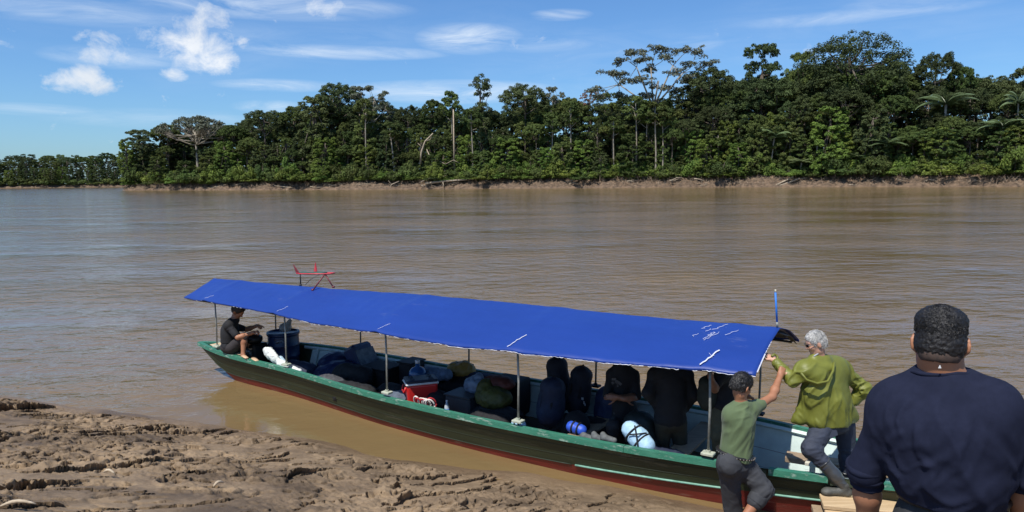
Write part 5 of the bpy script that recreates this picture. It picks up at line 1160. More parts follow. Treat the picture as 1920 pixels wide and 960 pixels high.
for k, (lab, s_, n_, z_, r_, l_, m_) in enumerate((
  ('long black duffel along the near side left of the third post', 4.0, -.12, .26, .15, .5, BLK),
  ('navy duffel wedged behind the white sacks', 2.35, .25, .28, .15, .4, NAVYC),
  ('black duffel stacked against the tarpaulin heap', 3.5, .35, .34, .17, .4, BLK),
  ('dark blue stuff sack between water jug and far side', 4.6, .95, .30, .17, .3, BLUET),
  ('black stuff sack right of the grey bin near the gunwale', 6.45, -.12, .25, .15, .35, BLK),
  ('charcoal duffel beneath the olive bag', 6.3, .2, .20, .17, .5, DARKM),
  ('black duffel on the floor between fourth post and blue backpack', 7.45, .45, .2, .16, .5, BLK),
  ('navy stuff sack behind the pale blue quilted bundle', 8.75, -.05, .22, .14, .3, NAVYC),
  ('black holdall left of the red cooler', 4.55, .15, .24, .16, .3, BLK),
  ('dark holdall in the shade behind the yellow sack', 5.6, .95, .34, .18, .4, NAVYC))):
    blobthing('duffel_bag', lab, 'bag', lambda b: (b.cone(W(s_ - l_ / 2, n_, z_), W(s_ + l_ / 2, n_ + .05, z_ + .02), r_, r_ * .92, k=.05), b.cone(W(s_ - l_ / 3, n_, z_ + r_ * .5), W(s_ + l_ / 3, n_, z_ + r_ * .4), r_ * .6, r_ * .6, k=.08)), m_, .016, crumple(.020, 8, 30 + k))
# ------------------------------------------------------------------ people
def nrmz(v): v = np.asarray(v, float); return v / np.linalg.norm(v)
def lerp(a, b, t): return a * (1 - t) + b * t
SKIN_A = mat('brown_skin', (.38, .175, .095), (.32, .14, .075), 14, .5, .25, 180, spec=.4, bdist=.002)
SKIN_B = mat('light_skin', (.58, .33, .23), (.50, .26, .175), 14, .5, .25, 180, spec=.4, bdist=.002)
SKIN_D = mat('shaded_brown_skin', (.25, .115, .065), (.2, .09, .05), 14, .5, .2, 180, spec=.4, bdist=.002)  # brown skin darkened to stand in for shade under the roof
HAIR_K = mat('black_hair', (.014, .012, .011), (.006, .005, .005), 60, .5, .8, 160, bdist=.004)
HAIR_G = mat('grey_hair', (.50, .49, .46), (.20, .195, .185), 55, .6, .8, 120, bdist=.004, contrast=.12)
def hand(b, wr, d, pn, curl, side, sc=1.0, spread=.12):
    """wr wrist, d finger direction, pn palm normal (towards the palm side), curl list of radians, side +1: thumb on +x"""
    d = nrmz(d); pn = np.asarray(pn, float); pn = nrmz(pn - d * (pn @ d)); x = np.cross(d, pn) * side
    b.cone(wr - d * .02 * sc, wr + d * .025 * sc, .026 * sc, .028 * sc, k=.02)
    for o in (-.024, -.008, .008, .024): b.cone(wr + d * .02 * sc + x * o * .8 * sc, wr + d * .082 * sc + x * o * sc, .0155 * sc, .0125 * sc, k=.014)
    L_ = {.024: (.042, .026, .020), .008: (.047, .030, .021), -.008: (.043, .028, .020), -.024: (.034, .021, .018)}
    for i, (o, ls) in enumerate(L_.items()):
        p = wr + d * .085 * sc + x * o * sc; dd = nrmz(d + x * spread * (o / .024) * .6); a = 0
        for k, l_ in enumerate(ls):
            a += curl[k] * (1 + .08 * i); v = dd * math.cos(a) + pn * math.sin(a); q = p + v * l_ * sc; b.cone(p, q, (.0098 - .0012 * k) * sc, (.0090 - .0012 * k) * sc, k=.006); p = q
    p = wr + d * .025 * sc + x * .024 * sc; v = nrmz(d * .62 + x * .72 + pn * .25)
    for k, l_ in enumerate((.042, .032, .026)):
        q = p + v * l_ * sc; b.cone(p, q, (.0135 - .0018 * k) * sc, (.0115 - .0015 * k) * sc, k=.012 if k == 0 else .006); p = q; v = nrmz(v + d * .35 + pn * .45 * curl[0])
def head(b, c, f, u, sc=1.0, jaw=1.0):
    f = nrmz(f); u = nrmz(np.asarray(u) - f * (np.asarray(u) @ f)); r = np.cross(f, u); R = np.stack([r, f, u], 1)
    def P(x, y, z): return c + (r * x + f * y + u * z) * sc
    b.ell(P(0, -.012, .030), np.array([.076, .096, .088]) * sc, R, k=.02); b.ell(P(0, .022, -.042), np.array([.060 * jaw, .066, .072]) * sc, R, k=.04)
    b.ell(P(0, .062, -.095), np.array([.024, .020, .018]) * sc, R, k=.03)
    b.cone(P(-.045, .000, -.085), P(0, .05, -.10), .022 * sc, .018 * sc, k=.03); b.cone(P(.045, 0, -.085), P(0, .05, -.10), .022 * sc, .018 * sc, k=.03)
    b.cone(P(-.034, .075, .026), P(.034, .075, .026), .013 * sc, k=.02)
    for s_ in (-1, 1):
        b.ell(P(s_ * .032, .092, .008), np.array([.016, .012, .011]) * sc, R, k=.012, sub=True)
        b.ell(P(s_ * .038, .07, -.028), np.array([.02, .018, .018]) * sc, R, k=.03)
        b.ell(P(s_ * .087, -.006, -.010), np.array([.009, .022, .036]) * sc, R @ rotm((0, 0, 1), s_ * .55), k=.010)
        b.ell(P(s_ * .097, .002, .0), np.array([.005, .010, .017]) * sc, R, k=.004, sub=True)
    b.cone(P(0, .085, .012), P(0, .108, -.026), .008 * sc, .014 * sc, k=.012); b.cone(P(-.012, .094, -.032), P(.012, .094, -.032), .009 * sc, k=.008)
    b.cone(P(-.020, .083, -.058), P(.020, .083, -.058), .0075 * sc, k=.005); b.cone(P(-.017, .082, -.069), P(.017, .082, -.069), .008 * sc, k=.005)
    b.cone(P(-.02, .096, -.0635), P(.02, .096, -.0635), .003 * sc, k=.003, sub=True)
    return P, R
def eyes(t, P, sc=1.0):
    for s_ in (-1, 1):
        mb = MB(); mb.lathe(P(s_ * .031, .076, .008), [(.001, -.011 * sc), (.008 * sc, -.008 * sc), (.0115 * sc, 0), (.008 * sc, .008 * sc), (.001, .011 * sc)], 10); mb.build('eye', mat('eye_white', (.7, .68, .64)), t, True)
        mb = MB(); mb.lathe(P(s_ * .031, .0865, .008), [(.001, -.004), (.0045, -.002), (.0045, .002), (.001, .004)], 8); mb.build('iris', mat('dark_iris', (.02, .012, .008)), t, True)
def arm(b, sh, el_, wr, g=1.0, k=.03):
    b.cone(sh, lerp(sh, el_, .35), .052 * g, .046 * g, k=k); b.cone(lerp(sh, el_, .35), el_, .046 * g, .036 * g, k=k)
    b.cone(el_, lerp(el_, wr, .3), .037 * g, .040 * g, k=k); b.cone(lerp(el_, wr, .3), wr, .040 * g, .026 * g, k=k)
def leg(b, hp, kn, an, g=1.0, k=.03):
    b.cone(hp, lerp(hp, kn, .5), .085 * g, .070 * g, k=k); b.cone(lerp(hp, kn, .5), kn, .070 * g, .052 * g, k=k)
    b.cone(kn, lerp(kn, an, .3), .050 * g, .054 * g, k=k); b.cone(lerp(kn, an, .3), an, .054 * g, .036 * g, k=k)
def foot(b, an, d, g=1.0, toes=True):
    d = nrmz(np.array([d[0], d[1], 0.])); x = np.cross(d, Z3); a = np.array(an) - Z3 * .035
    b.cone(an, a - d * .03 - Z3 * .01, .036 * g, .032 * g, k=.02); b.cone(a - d * .03, a + d * .10 - Z3 * .008, .032 * g, .030 * g, k=.03)
    b.ell(a + d * .12 - Z3 * .012, (.045 * g, .045 * g, .018), k=.02)
    if toes:
        for i, o in enumerate((-.034, -.017, 0, .016, .032)): b.cone(a + d * .145 + x * o - Z3 * .018, a + d * (.180 - .006 * abs(i - 1)) + x * o * 1.05 - Z3 * .020, .0095, .0085, k=.006)
def torso(b, J, g=1.0, pad=0.0, k=.05, depth=1.0, stop=None):
    sl_, sr = J['sh']; ch, pv = J['chest'], J['pelvis']; nk = J['neck']; across = nrmz(sr - sl_); up_ = nrmz(nk - pv); fr = np.cross(up_, across); R = np.stack([across, nrmz(np.cross(up_, across)), up_], 1)
    w = np.linalg.norm(sr - sl_) / 2; L_ = np.linalg.norm(nk - pv)
    b.cone(sl_, sr, .058 * g + pad, k=k); b.ell(ch, (w * .93 + pad, .115 * g * depth + pad, L_ * .36), R, k=k)
    b.ell(lerp(ch, pv, .55), (w * .80 * J.get('belly', 1) + pad, .110 * g * depth * J.get('belly', 1) + pad, L_ * .34), R, k=k)
    b.ell(pv, (w * .82 * J.get('belly', 1) + pad, .115 * g * depth + pad, L_ * .20), R, k=k)
    for s_ in (sl_, sr): b.cone(lerp(nk, ch, .08), lerp(s_, nk, .25), .045 * g + pad, .045 * g + pad, k=k)
    return R
def fold_disp(amp, dirs, seed=0, soft=1.0):
    """cloth folds: ridged noise stretched along given directions, each (centre, direction, radius, frequency)"""
    def f(V, Nn):
        out = amp * .30 * fbm(V * 4.5, 2, seed); acc = 0
        for (c, d, rad, fq) in dirs:
            d = nrmz(d); q = V - c; w = np.exp(-((q ** 2).sum(1)) / (rad * 1.25) ** 2); al = q @ d; pr = q - al[:, None] * d
            pr = pr + .02 * fbm(V * 5, 2, seed + 8)[:, None]
            P = pr * fq * .62 + (al * fq * .045)[:, None] * d; n = fbm(P, 2, seed + 5); acc = acc + amp * 1.25 * w * (np.exp(-(n / .20) ** 2) - .45) * soft
        return out + np.clip(acc, -amp * .55, amp * .95)
    return f
def person(name_label, J, skin, h=.010, headfn=True, g=1.0, cat='person'):
    base = lerp(J['foot'][0][0], J['foot'][1][0], .5); base = np.array([base[0], base[1], min(J['foot'][0][0][2], J['foot'][1][0][2]) - .07])
    t = thing('person', name_label, 'person', base); b = Blob()
    P, R = head(b, J['head'], J['face'], J.get('hup', Z3), J.get('hs', 1.0), J.get('jaw', 1.0))
    hb = J['head'] - nrmz(J.get('hup', Z3)) * .06 - nrmz(J['face']) * .02
    b.cone(hb, J['neck'], .055 * J.get('ng', 1), .060 * J.get('ng', 1), k=.03)
    torso(b, J, g * .93)
    for i in (0, 1):
        arm(b, J['sh'][i], J['el'][i], J['wr'][i], J.get('ag', 1.0)); hd = J['hand'][i]
        hand(b, J['wr'][i], hd[0], hd[1], hd[2], hd[3], J.get('hsz', 1.0))
        leg(b, J['hip'][i], J['kn'][i], J['an'][i], J.get('lg', .95)); foot(b, J['foot'][i][0], J['foot'][i][1], .72 if J.get('boots') else 1.0, not J.get('boots'))
    b.build('body', skin, t, h)
    eyes(t, P, J.get('hs', 1.0))
    return t, P, R
def hair_cap(t, J, m, thick=.016, amp=.008, fq=45, h=.006, nape=-.055, front=.055, name='hair', strands=None, wide=False):
    c = J['head']; f = nrmz(J['face']); u = J.get('hup', Z3); u = nrmz(np.asarray(u) - f * (np.asarray(u) @ f)); r = np.cross(f, u); R = np.stack([r, f, u], 1); sc = J.get('hs', 1.0)
    def P(x, y, z): return c + (r * x + f * y + u * z) * sc
    b = Blob(); b.ell(P(0, -.014, .034), np.array([.076 + thick * .45, .096 + thick, .088 + thick * 1.1]) * sc, R, k=.02)
    b.ell(P(0, -.045, -.02), np.array([.070 + thick * .4, .062 + thick * .6, .07]) * sc, R, k=.03)
    if wide:
        for s_ in (-1, 1): b.ell(P(s_ * .036, -.012, .078), np.array([.050, .072, .046]) * sc, R, k=.02)
    if wide: b.ell(P(0, -.036, -.022), np.array([.075, .070, .050]) * sc, R, k=.02)
    for s_ in (-1, 1): b.ell(P(s_ * .092, .004, -.014), np.array([.026, .026, .036]) * sc, R, k=.008, sub=True)
    b.cut(P(0, front, .035), f * .80 - u * .60); b.cut(P(0, .0, nape), -u * .93 + f * .36); b.cut(P(0, .035, .0), f * .9 - u * .42)
    def dsp(V, Nn): return amp * (1 - 2.2 * np.abs(fbm(V * fq, 3, 3))) + amp * .5 * fbm(V * fq * 2.3, 2, 9)
    ob = b.build(name, m, t, h, dsp)
    if strands:
        n_, ln, cu, mm, seed = strands; rg = np.random.default_rng(seed); me = ob.data; nv = len(me.vertices); co = np.empty(nv * 3, np.float32); me.vertices.foreach_get('co', co); no = np.empty(nv * 3, np.float32); me.vertices.foreach_get('normal', no)
        co = co.reshape(-1, 3) + np.array(origin_of(t)); no = no.reshape(-1, 3); pick = rg.integers(0, nv, n_); mb = MB()
        for i in pick:
            p = co[i]; nn_ = no[i]; rel = p - c
            if rel @ u < -.05: continue
            g_ = rel - u * (rel @ u); flow = nrmz(g_ / (np.linalg.norm(g_) + .03) * .6 - u * .55 + f * .25 + rg.normal(size=3) * .35 * cu); flow = nrmz(flow - nn_ * (flow @ nn_) + nn_ * .25)
            L_ = ln * rg.uniform(.6, 1.3); P0 = p - nn_ * .002; side = nrmz(np.cross(nn_, flow)); w_ = .0011
            pts = [P0 + flow * L_ * tt + nn_ * L_ * (.35 * tt - .45 * tt * tt) + side * L_ * cu * .22 * math.sin(tt * 5 + i) for tt in (0, .33, .66, 1)]
            mb.tube(pts, [w_ * 1.3, w_ * 1.2, w_, w_ * .3], 3, cap=False)
        mb.build('hair_strands', mm, t)
    return P
def sleeve(b, sh, el_, wr, frac, r0_, r1_, k=.04):
    """frac 0..1 upper arm, 1..2 forearm"""
    if frac <= 1:
        e = lerp(sh, el_, frac); b.cone(sh, e, r0_, r1_, k=k); return e, nrmz(el_ - sh)
    b.cone(sh, el_, r0_, lerp(r0_, r1_, .7), k=k); e = lerp(el_, wr, frac - 1); b.cone(el_, e, lerp(r0_, r1_, .7), r1_, k=k); return e, nrmz(wr - el_)
RELAX = (.35, .45, .3); FIST = (1.25, 1.5, 1.0); GRIP = (1.0, 1.2, .8); FLAT = (.08, .1, .08)

# ---- man in navy shirt, close to the camera
D0 = 2.45
def q(px, py, d=0.): return pt(px, py, D0 + d)
gz_n = float(bank_h(np.array(shore(1.45) - 2.45)))
J = dict(head=q(1763, 640, .01), face=np.array([.52, .85, -.22]), hup=np.array([.09, .16, 1]), hs=.91, jaw=1.25, neck=q(1768, 708, 0), ng=1.12,
         sh=(q(1678, 764, .09), q(1860, 766, -.09)), el=(q(1625, 882, .15), q(1918, 885, -.07)), wr=(q(1628, 1030, .22), q(1920, 1035, .02)),
         chest=q(1768, 800, .01), pelvis=q(1784, 965, .02), belly=1.12, ag=1.12, lg=1.15, hsz=1.0)
J['boots'] = True; dn = np.array([0, .15, -1.]); J['hand'] = ((dn, np.array([.6, .5, 0]), RELAX, -1), (dn, np.array([-.6, .5, 0]), RELAX, 1))
hp0 = J['pelvis']; J['hip'] = (hp0 + np.array([-.10, 0, -.08]), hp0 + np.array([.10, 0, -.08]))
fz = gz_n + .09; J['kn'] = (hp0 + np.array([-.13, .06, -.5]), hp0 + np.array([.13, .04, -.5])); J['an'] = (np.array([hp0[0] - .15, 2.5, fz]), np.array([hp0[0] + .15, 2.45, fz])); J['foot'] = ((J['an'][0], (-.2, 1)), (J['an'][1], (.2, 1)))
J['kn'] = (lerp(J['hip'][0], J['an'][0], .5) + np.array([0, .05, 0]), lerp(J['hip'][1], J['an'][1], .5) + np.array([0, .05, 0]))
t, P, R = person('man with curly black hair seen from behind in a dark navy shirt with rolled sleeves', J, SKIN_A, .0075, g=1.1)
NAVY = mat('navy_knit', (.0145, .0175, .037), (.011, .0135, .029), 30, .9, .35, 260, spec=.15, bdist=.0015)
b = Blob(); up_ = nrmz(J['neck'] - J['pelvis'])
torso(b, J, 1.18, .018, k=.07)
RN_ = rotm((0, 0, 1), -.46)
b.ell(q(1778, 868, -.01), (.196, .150, .17), RN_, k=.09); b.ell(q(1770, 800, -.01), (.205, .140, .11), RN_, k=.09)
b.ell(q(1708, 752, .06), (.085, .080, .055), RN_, k=.06); b.ell(q(1830, 754, -.06), (.085, .080, .055), RN_, k=.06)
for i, sx in ((0, -1), (1, 1)):
    sh, e_, w_ = J['sh'][i], J['el'][i], J['wr'][i]
    b.cone(sh - Z3 * .012, lerp(sh, e_, .55), .074, .066, k=.06); b.cone(lerp(sh, e_, .55), e_ + np.array([sx * .004, 0, .0]), .066, .068, k=.012)
b.cut(q(1768, 688, 0) , np.array([0, -.05, 1.]))
b.cut(q(1780, 934, 0), np.array([0, 0, -1.]))
FD = [(q(1720, 830, -.16), (.25, 0, 1), .16, 16), (q(1700, 900, -.14), (.6, 0, 1), .13, 20), (q(1830, 850, -.16), (-.55, 0, 1), .16, 15), (q(1870, 900, -.1), (-.8, 0, 1), .14, 18), (q(1770, 920, -.16), (.9, 0, .55), .12, 18), (q(1640, 830, -.05), (.2, 0, 1), .10, 22), (q(1635, 880, -.05), (1, 0, .25), .07, 34), (q(1905, 850, -.05), (-.2, 0, 1), .10, 22), (q(1910, 880, -.05), (1, 0, -.2), .07, 30), (q(1690, 790, -.1), (.7, 0, 1), .10, 16)]
b.build('shirt', NAVY, t, .008, fold_disp(.011, FD, 2))
for i in (0, 1):                          # rolled cuffs
    e_, w_ = J['el'][i], J['wr'][i]; d = nrmz(w_ - e_); b = Blob(); b.cone(e_ - d * .005, e_ + d * .055, .070, .058, k=.02); b.cut(e_ + d * .062, d)
    b.build('rolled_cuff', NAVY, t, .007, lambda V, Nn: .004 * np.sin((V @ d) * 150) + .006 * fbm(V * 14, 3, 4))
mb = MB(); cc_ = q(1768, 690, .01); ring = []
for a in np.linspace(0, 2 * math.pi, 40): ring.append(cc_ + np.array([math.cos(a) * .096, math.sin(a) * .088, -.016 * abs(math.cos(a)) ** 1.5 - .035 * max(0, math.sin(a))]) + np.array([0, .005, .002]))
mb.tube(ring, .0075, 8, cap=False); mb.build('collar', NAVY, t, True)
mb = MB(); c_ = q(1762, 687, -.078); mb.poly([c_ + np.array([-.005, 0, -.006]), c_ + np.array([.005, 0, -.006]), c_ + np.array([0, 0, .005])], np.array([0, -.002, 0])); mb.build('shirt_tag', mat('white_print2', (.8, .8, .78)), t)
TR_D = mat('charcoal_trousers', (.030, .031, .034), (.02, .021, .023), 25, .8, .3, 200, bdist=.002)
b = Blob(); b.ell(J['pelvis'], (.185, .135, .13), k=.05)
for i in (0, 1): b.cone(J['hip'][i], J['kn'][i], .108, .082, k=.05); b.cone(J['kn'][i], J['an'][i], .080, .070, k=.04); b.cut(J['an'][i] - Z3 * .06, np.array([0, 0, -1.]))
b.build('trousers', TR_D, t, .012, fold_disp(.008, [(J['kn'][0], (1, 0, .3), .15, 18), (J['kn'][1], (1, 0, -.3), .15, 18)], 4))
mb = MB(); mb.tube([J['pelvis'] + np.array([math.cos(a) * .178, math.sin(a) * .132, .075]) for a in np.linspace(0, 6.283, 30)], .016, 6, cap=False, flat=1.0); mb.build('belt', mat('black_belt', (.02, .018, .016), None, 20, .4), t, True)
for i in (0, 1):
    a, d = J['foot'][i]; d = nrmz((d[0], d[1], 0)); b = Blob(); b.cone(a - Z3 * .03 - d * .03, a - Z3 * .05 + d * .13, .048, .042, k=.03); b.cone(a + Z3 * .04, a - Z3 * .03, .048, .05, k=.03); b.build('boot', mat('black_rubber', (.025, .025, .025), (.05, .045, .038), 14, .4, .3, 60), t, .010)
P = hair_cap(t, J, HAIR_K, .014, .0040, 75, .0045, nape=-.055, front=.05, wide=True)
rng = np.random.default_rng(5); mb = MB(); hc = J['head']; f_ = nrmz(J['face']); u_ = nrmz(np.array(J['hup']) - f_ * (np.array(J['hup']) @ f_)); r_ = np.cross(f_, u_)
for k in range(5200):
    v = rng.normal(size=3); v /= np.linalg.norm(v)
    if v[2] < -.45 - .25 * (v[1] < -.5) or v[1] > .45 or (abs(v[0]) > .8 and v[2] < .0): continue
    p = hc + (r_ * v[0] * .0855 + f_ * (v[1] * .111 - .014) + u_ * (v[2] * .104 + .034)) * .91; nn_ = nrmz(r_ * v[0] + f_ * v[1] + u_ * v[2]); tt = nrmz(np.cross(nn_, rng.normal(size=3))); bb = np.cross(nn_, tt); r0__ = rng.uniform(.002, .0048)
    mb.tube([p + tt * r0__ * math.cos(a) + bb * r0__ * math.sin(a) + nn_ * (.0010 * a + .001) for a in np.linspace(0, rng.uniform(2.5, 4.5), 4)], .0009, 3, cap=False)
mb.build('curls', mat('black_hair_strands', (.018, .016, .015), (.010, .009, .008), 30, .55), t)
b = Blob(); b.ell(P(0, -.048, -.045), np.array([.064, .058, .05]) * 1.04, R, k=.02); b.cut(P(0, 0, -.078), -u_); b.cut(P(0, 0, -.03), u_); b.cut(P(0, .01, 0), f_)
b.build('shaved_nape', mat('stubble', (.09, .055, .04), (.05, .035, .028), 60, .8), t, .005)

# ---- grey haired man in olive rain jacket stepping aboard
hc = pt(1529, 643, 6.92)
fc = nrmz(np.array([-1.0, .02, -.36]))
JG = dict(head=hc, face=fc, hup=np.array([-.22, .02, 1]), neck=pt(1538, 677, 6.93), ng=.95, hs=.90,
          sh=(pt(1508, 695, 6.84), pt(1578, 692, 7.10)), el=(pt(1486, 713, 6.86), pt(1619, 728, 7.08)), wr=(pt(1452, 676, 7.02), pt(1596, 758, 7.12)),
          chest=pt(1546, 720, 6.96), pelvis=pt(1560, 790, 6.97), hip=(pt(1545, 797, 6.90), pt(1583, 797, 7.05)),
          kn=(pt(1521, 842, 6.72), pt(1592, 850, 7.08)), an=(pt(1582, 915, 6.62), pt(1578, 915, 7.25)), hsz=1.0)
JG['an'] = (pt(1583, 912, 6.60), W(10.55, .42, FLOOR + .12)); JG['kn'] = (pt(1521, 842, 6.70), lerp(JG['hip'][1], JG['an'][1], .5) + np.array([.03, -.02, 0]))
JG['foot'] = ((JG['an'][0], (-1, .12)), (JG['an'][1], (-.8, .5)))
JG['boots'] = True
JG['hand'] = ((pt(1428, 658, 7.16) - pt(1452, 676, 7.02), np.array([-.1, .25, -1.]), FLAT, 1), (np.array([-.3, -.3, -.9]), np.array([-.5, -.5, .3]), RELAX, 1))
t, P, R = person('grey haired man in olive green rain jacket stepping over the gunwale', JG, SKIN_B, .0085)
OL = mat('olive_rain_jacket', (.175, .185, .030), (.135, .145, .024), 5, .50, .25, 30, spec=.4, bdist=.006)
b = Blob(); torso(b, JG, 1.08, .030, k=.07)
b.ell(pt(1548, 755, 6.95), (.215, .17, .24), k=.08)
hem = [pt(1500, 786, 6.90), pt(1535, 790, 6.82), pt(1575, 791, 6.88), pt(1600, 783, 7.02), pt(1560, 778, 7.12)]
for p_ in hem: b.cone(p_, lerp(p_, JG['chest'], .55), .05, .075, k=.09)
b.cone(pt(1492, 787, 6.92), pt(1512, 745, 6.92), .022, .05, k=.06); b.cone(pt(1486, 790, 6.93), pt(1496, 778, 6.93), .012, .022, k=.03)
b.cut(pt(1545, 799, 6.9), np.array([0.02, -.12, -1.]))
e0, d0_ = sleeve(b, JG['sh'][0], JG['el'][0], JG['wr'][0], 1.86, .078, .050); e1, d1_ = sleeve(b, JG['sh'][1], JG['el'][1], JG['wr'][1], 1.75, .080, .060)
b.ell(JG['el'][1] + np.array([.01, -.01, -.02]), (.07, .075, .08), k=.04)
b.cut(pt(1440, 662, 7.08) + nrmz(JG['wr'][0] - JG['el'][0]) * -.01, nrmz(JG['wr'][0] - JG['el'][0]))
hood = pt(1535, 706, 6.80); b.ell(hood, (.105, .060, .085), rotm((0, 0, 1), .35), k=.035); b.cone(pt(1520, 690, 6.83), pt(1556, 690, 6.86), .045, .045, k=.03)
b.cone(pt(1527, 672, 6.90), pt(1548, 674, 6.92), .052, .050, k=.025)
FDG = [(pt(1500, 705, 6.78), (-1, 0, -.4), .13, 16), (pt(1480, 712, 6.8), (.3, 0, 1), .08, 26), (pt(1530, 740, 6.75), (-.7, 0, -.9), .16, 14), (pt(1560, 770, 6.75), (.1, 0, 1), .16, 16), (pt(1520, 780, 6.8), (-.6, 0, 1), .14, 15), (pt(1616, 725, 7.0), (1, .3, .3), .10, 26), (pt(1600, 700, 7.0), (.5, 0, -1), .1, 18), (pt(1585, 770, 6.85), (-.4, 0, 1), .14, 16), (pt(1460, 690, 6.9), (.3, 0, 1), .06, 34)]
b.build('jacket', OL, t, .0085, fold_disp(.016, FDG, 7))
mb = MB(); mb.tube([pt(1502, 699, 6.72), pt(1512, 712, 6.70), pt(1532, 719, 6.68), pt(1552, 715, 6.70), pt(1562, 696, 6.78), pt(1564, 680, 6.86)], .012, 7); mb.build('hood_seam', OL, t, True)
mb = MB(); mb.tube([pt(1447, 668, 7.02), pt(1452, 664, 7.05), pt(1458, 669, 7.04), pt(1457, 679, 7.00), pt(1450, 681, 6.98)], .012, 7); mb.build('cuff', OL, t, True)
TRN = mat('slate_trousers', (.034, .042, .066), (.024, .030, .048), 12, .8, .3, 120, bdist=.003)
b = Blob(); b.ell(JG['pelvis'] - Z3 * .02, (.165, .13, .12), k=.05)
b.cone(JG['hip'][0], JG['kn'][0], .112, .082, k=.05); b.cone(JG['kn'][0], lerp(JG['kn'][0], JG['an'][0], .42), .082, .066, k=.04)
b.cone(JG['hip'][1], JG['kn'][1], .105, .078, k=.05); b.cone(JG['kn'][1], lerp(JG['kn'][1], JG['an'][1], .45), .078, .066, k=.04)
k0 = JG['kn'][0]
b.build('trousers', TRN, t, .009, fold_disp(.011, [(k0, (1, 0, .2), .13, 24), (lerp(JG['hip'][0], k0, .5), (1, 0, -.35), .14, 15), (lerp(k0, JG['an'][0], .25), (1, 0, .5), .09, 28), (JG['kn'][1], (1, 0, .1), .14, 20)], 9))
pc = pt(1558, 806, 6.79); mb = MB(); mb.box(pc, (.13, .014, .15), np.stack([nrmz(pt(1566, 803, 6.8) - pt(1548, 812, 6.76)), nrmz(np.array([.1, 1, .1])), nrmz(pt(1553, 795, 6.8) - pt(1560, 822, 6.76))], 1), .006); mb.build('cargo_pocket', TRN, t)
RUB = mat('black_rubber', (.025, .025, .025)); MUDDY = mat('muddy_rubber', (.10, .10, .085), (.035, .036, .033), 11, .6, .4, 50, detail=8)
for i in (0, 1):
    a, k_ = JG['an'][i], JG['kn'][i]; top = lerp(k_, a, .36); d = nrmz(np.array([JG['foot'][i][1][0], JG['foot'][i][1][1], 0.]))
    b = Blob(); b.cone(top, lerp(top, a, .55), .068, .060, k=.02); b.cone(lerp(top, a, .5), a, .060, .050, k=.03); b.cut(top + nrmz(top - a) * .0, nrmz(top - a))
    b.build('boot_shaft', mat('wet_black_rubber', (.055, .058, .060), (.035, .037, .039), 6, .28, .3, 25, spec=.6, bdist=.004), t, .008, fold_disp(.005, [(lerp(top, a, .9), (1, 0, .2), .06, 30)], 3))
    mb = MB(); x_, y_, _z = basis(nrmz(a - top)); mb.tube([top + (x_ * math.cos(w_) + y_ * math.sin(w_)) * .070 for w_ in np.linspace(0, 6.283, 22)], .008, 6, cap=False); mb.build('boot_rim', MATS['wet_black_rubber'], t, True)
    b = Blob(); s0 = a - Z3 * .05; b.cone(a + Z3 * .01, s0 - d * .02, .050, .048, k=.03); b.cone(s0 - d * .03, s0 + d * .15 - Z3 * .006, .044, .038, k=.03); b.ell(s0 + d * .16 - Z3 * .01, (.052, .048, .032), k=.03); b.cut(np.array([0, 0, a[2] - .085]), np.array([0, 0, -1.]))
    b.build('boot_foot', MUDDY, t, .007, lambda V, Nn: .003 * fbm(V * 30, 3, 2))
    mb = MB(); mb.tube([s0 - d * .065 - Z3 * .038, s0 + d * .05 - Z3 * .038, s0 + d * .20 - Z3 * .038], [.040, .040, .030], 8, flat=.45, hint=(0, 0, 1)) if i == 1 else mb.box(s0 - d * .035 - Z3 * .030, (.085, .075, .028), np.stack([d, np.cross(Z3, d), Z3], 1), .008); mb.build('heel', mat('muddy_tan_sole', (.52, .44, .26), (.3, .25, .16), 22, .8), t)
P = hair_cap(t, JG, HAIR_G, .011, .003, 45, .006, nape=-.035, front=.058, strands=(3000, .022, .35, mat('grey_hair_strands', (.60, .59, .56), (.28, .27, .26), 40, .45, contrast=.1), 4))
mb = MB()
mb.tube([P(-.082, .0, .012), P(-.075, .085, .012), P(-.03, .105, .010)], .0035, 5); mb.tube([P(.082, .0, .012), P(.075, .085, .012), P(.03, .105, .010)], .0035, 5); sg_ = mb.build('glasses_frame', RUB, t)
for s_ in (-1, 1): mb = MB(); mb.poly([P(s_ * .055, .098, .024), P(s_ * .012, .108, .024), P(s_ * .014, .108, -.008), P(s_ * .055, .098, -.008)], fc * .003); mb.build('dark_lens', mat('dark_lens_glass', (.01, .01, .012), None, 5, .1), t)
mb = MB(); mb.tube([pt(1526, 668, 6.86), pt(1534, 663, 6.87), pt(1543, 662, 6.90)], .007, 6); mb.build('collar', mat('pale_grey_collar', (.4, .42, .45)), t)

# ---- man in green T-shirt helping him
G0 = 6.42
hc = pt(1391, 724, 6.42); JT = dict(head=hc, face=nrmz(np.array([.88, .42, -.46])), hup=np.array([.3, .1, 1]), neck=pt(1391, 757, 6.42), ng=.9, hs=.92,
     sh=(pt(1372, 778, 6.40), pt(1408, 769, 6.46)), el=(pt(1378, 815, 6.64), pt(1448, 744, 6.62)), wr=(pt(1395, 812, 6.8), pt(1463, 704, 6.86)),
     chest=pt(1386, 795, 6.42), pelvis=pt(1378, 858, 6.42), belly=.92, hsz=.98, ag=.98)
JT['hand'] = ((np.array([.7, .6, -.1]), np.array([0, 0, -1.]), GRIP, 1), (nrmz(pt(1470, 684, 6.92) - pt(1463, 704, 6.86)), nrmz(np.array([.2, 1, .2])), FIST, -1))
JT['hip'] = (pt(1366, 868, 6.36), pt(1392, 872, 6.46)); JT['kn'] = (pt(1374, 955, 6.50), pt(1432, 918, 6.36)); JT['an'] = (pt(1372, 1040, 6.40), pt(1384, 990, 6.26))
JT['foot'] = ((JT['an'][0], (.5, .8)), (JT['an'][1], (.6, .7)))
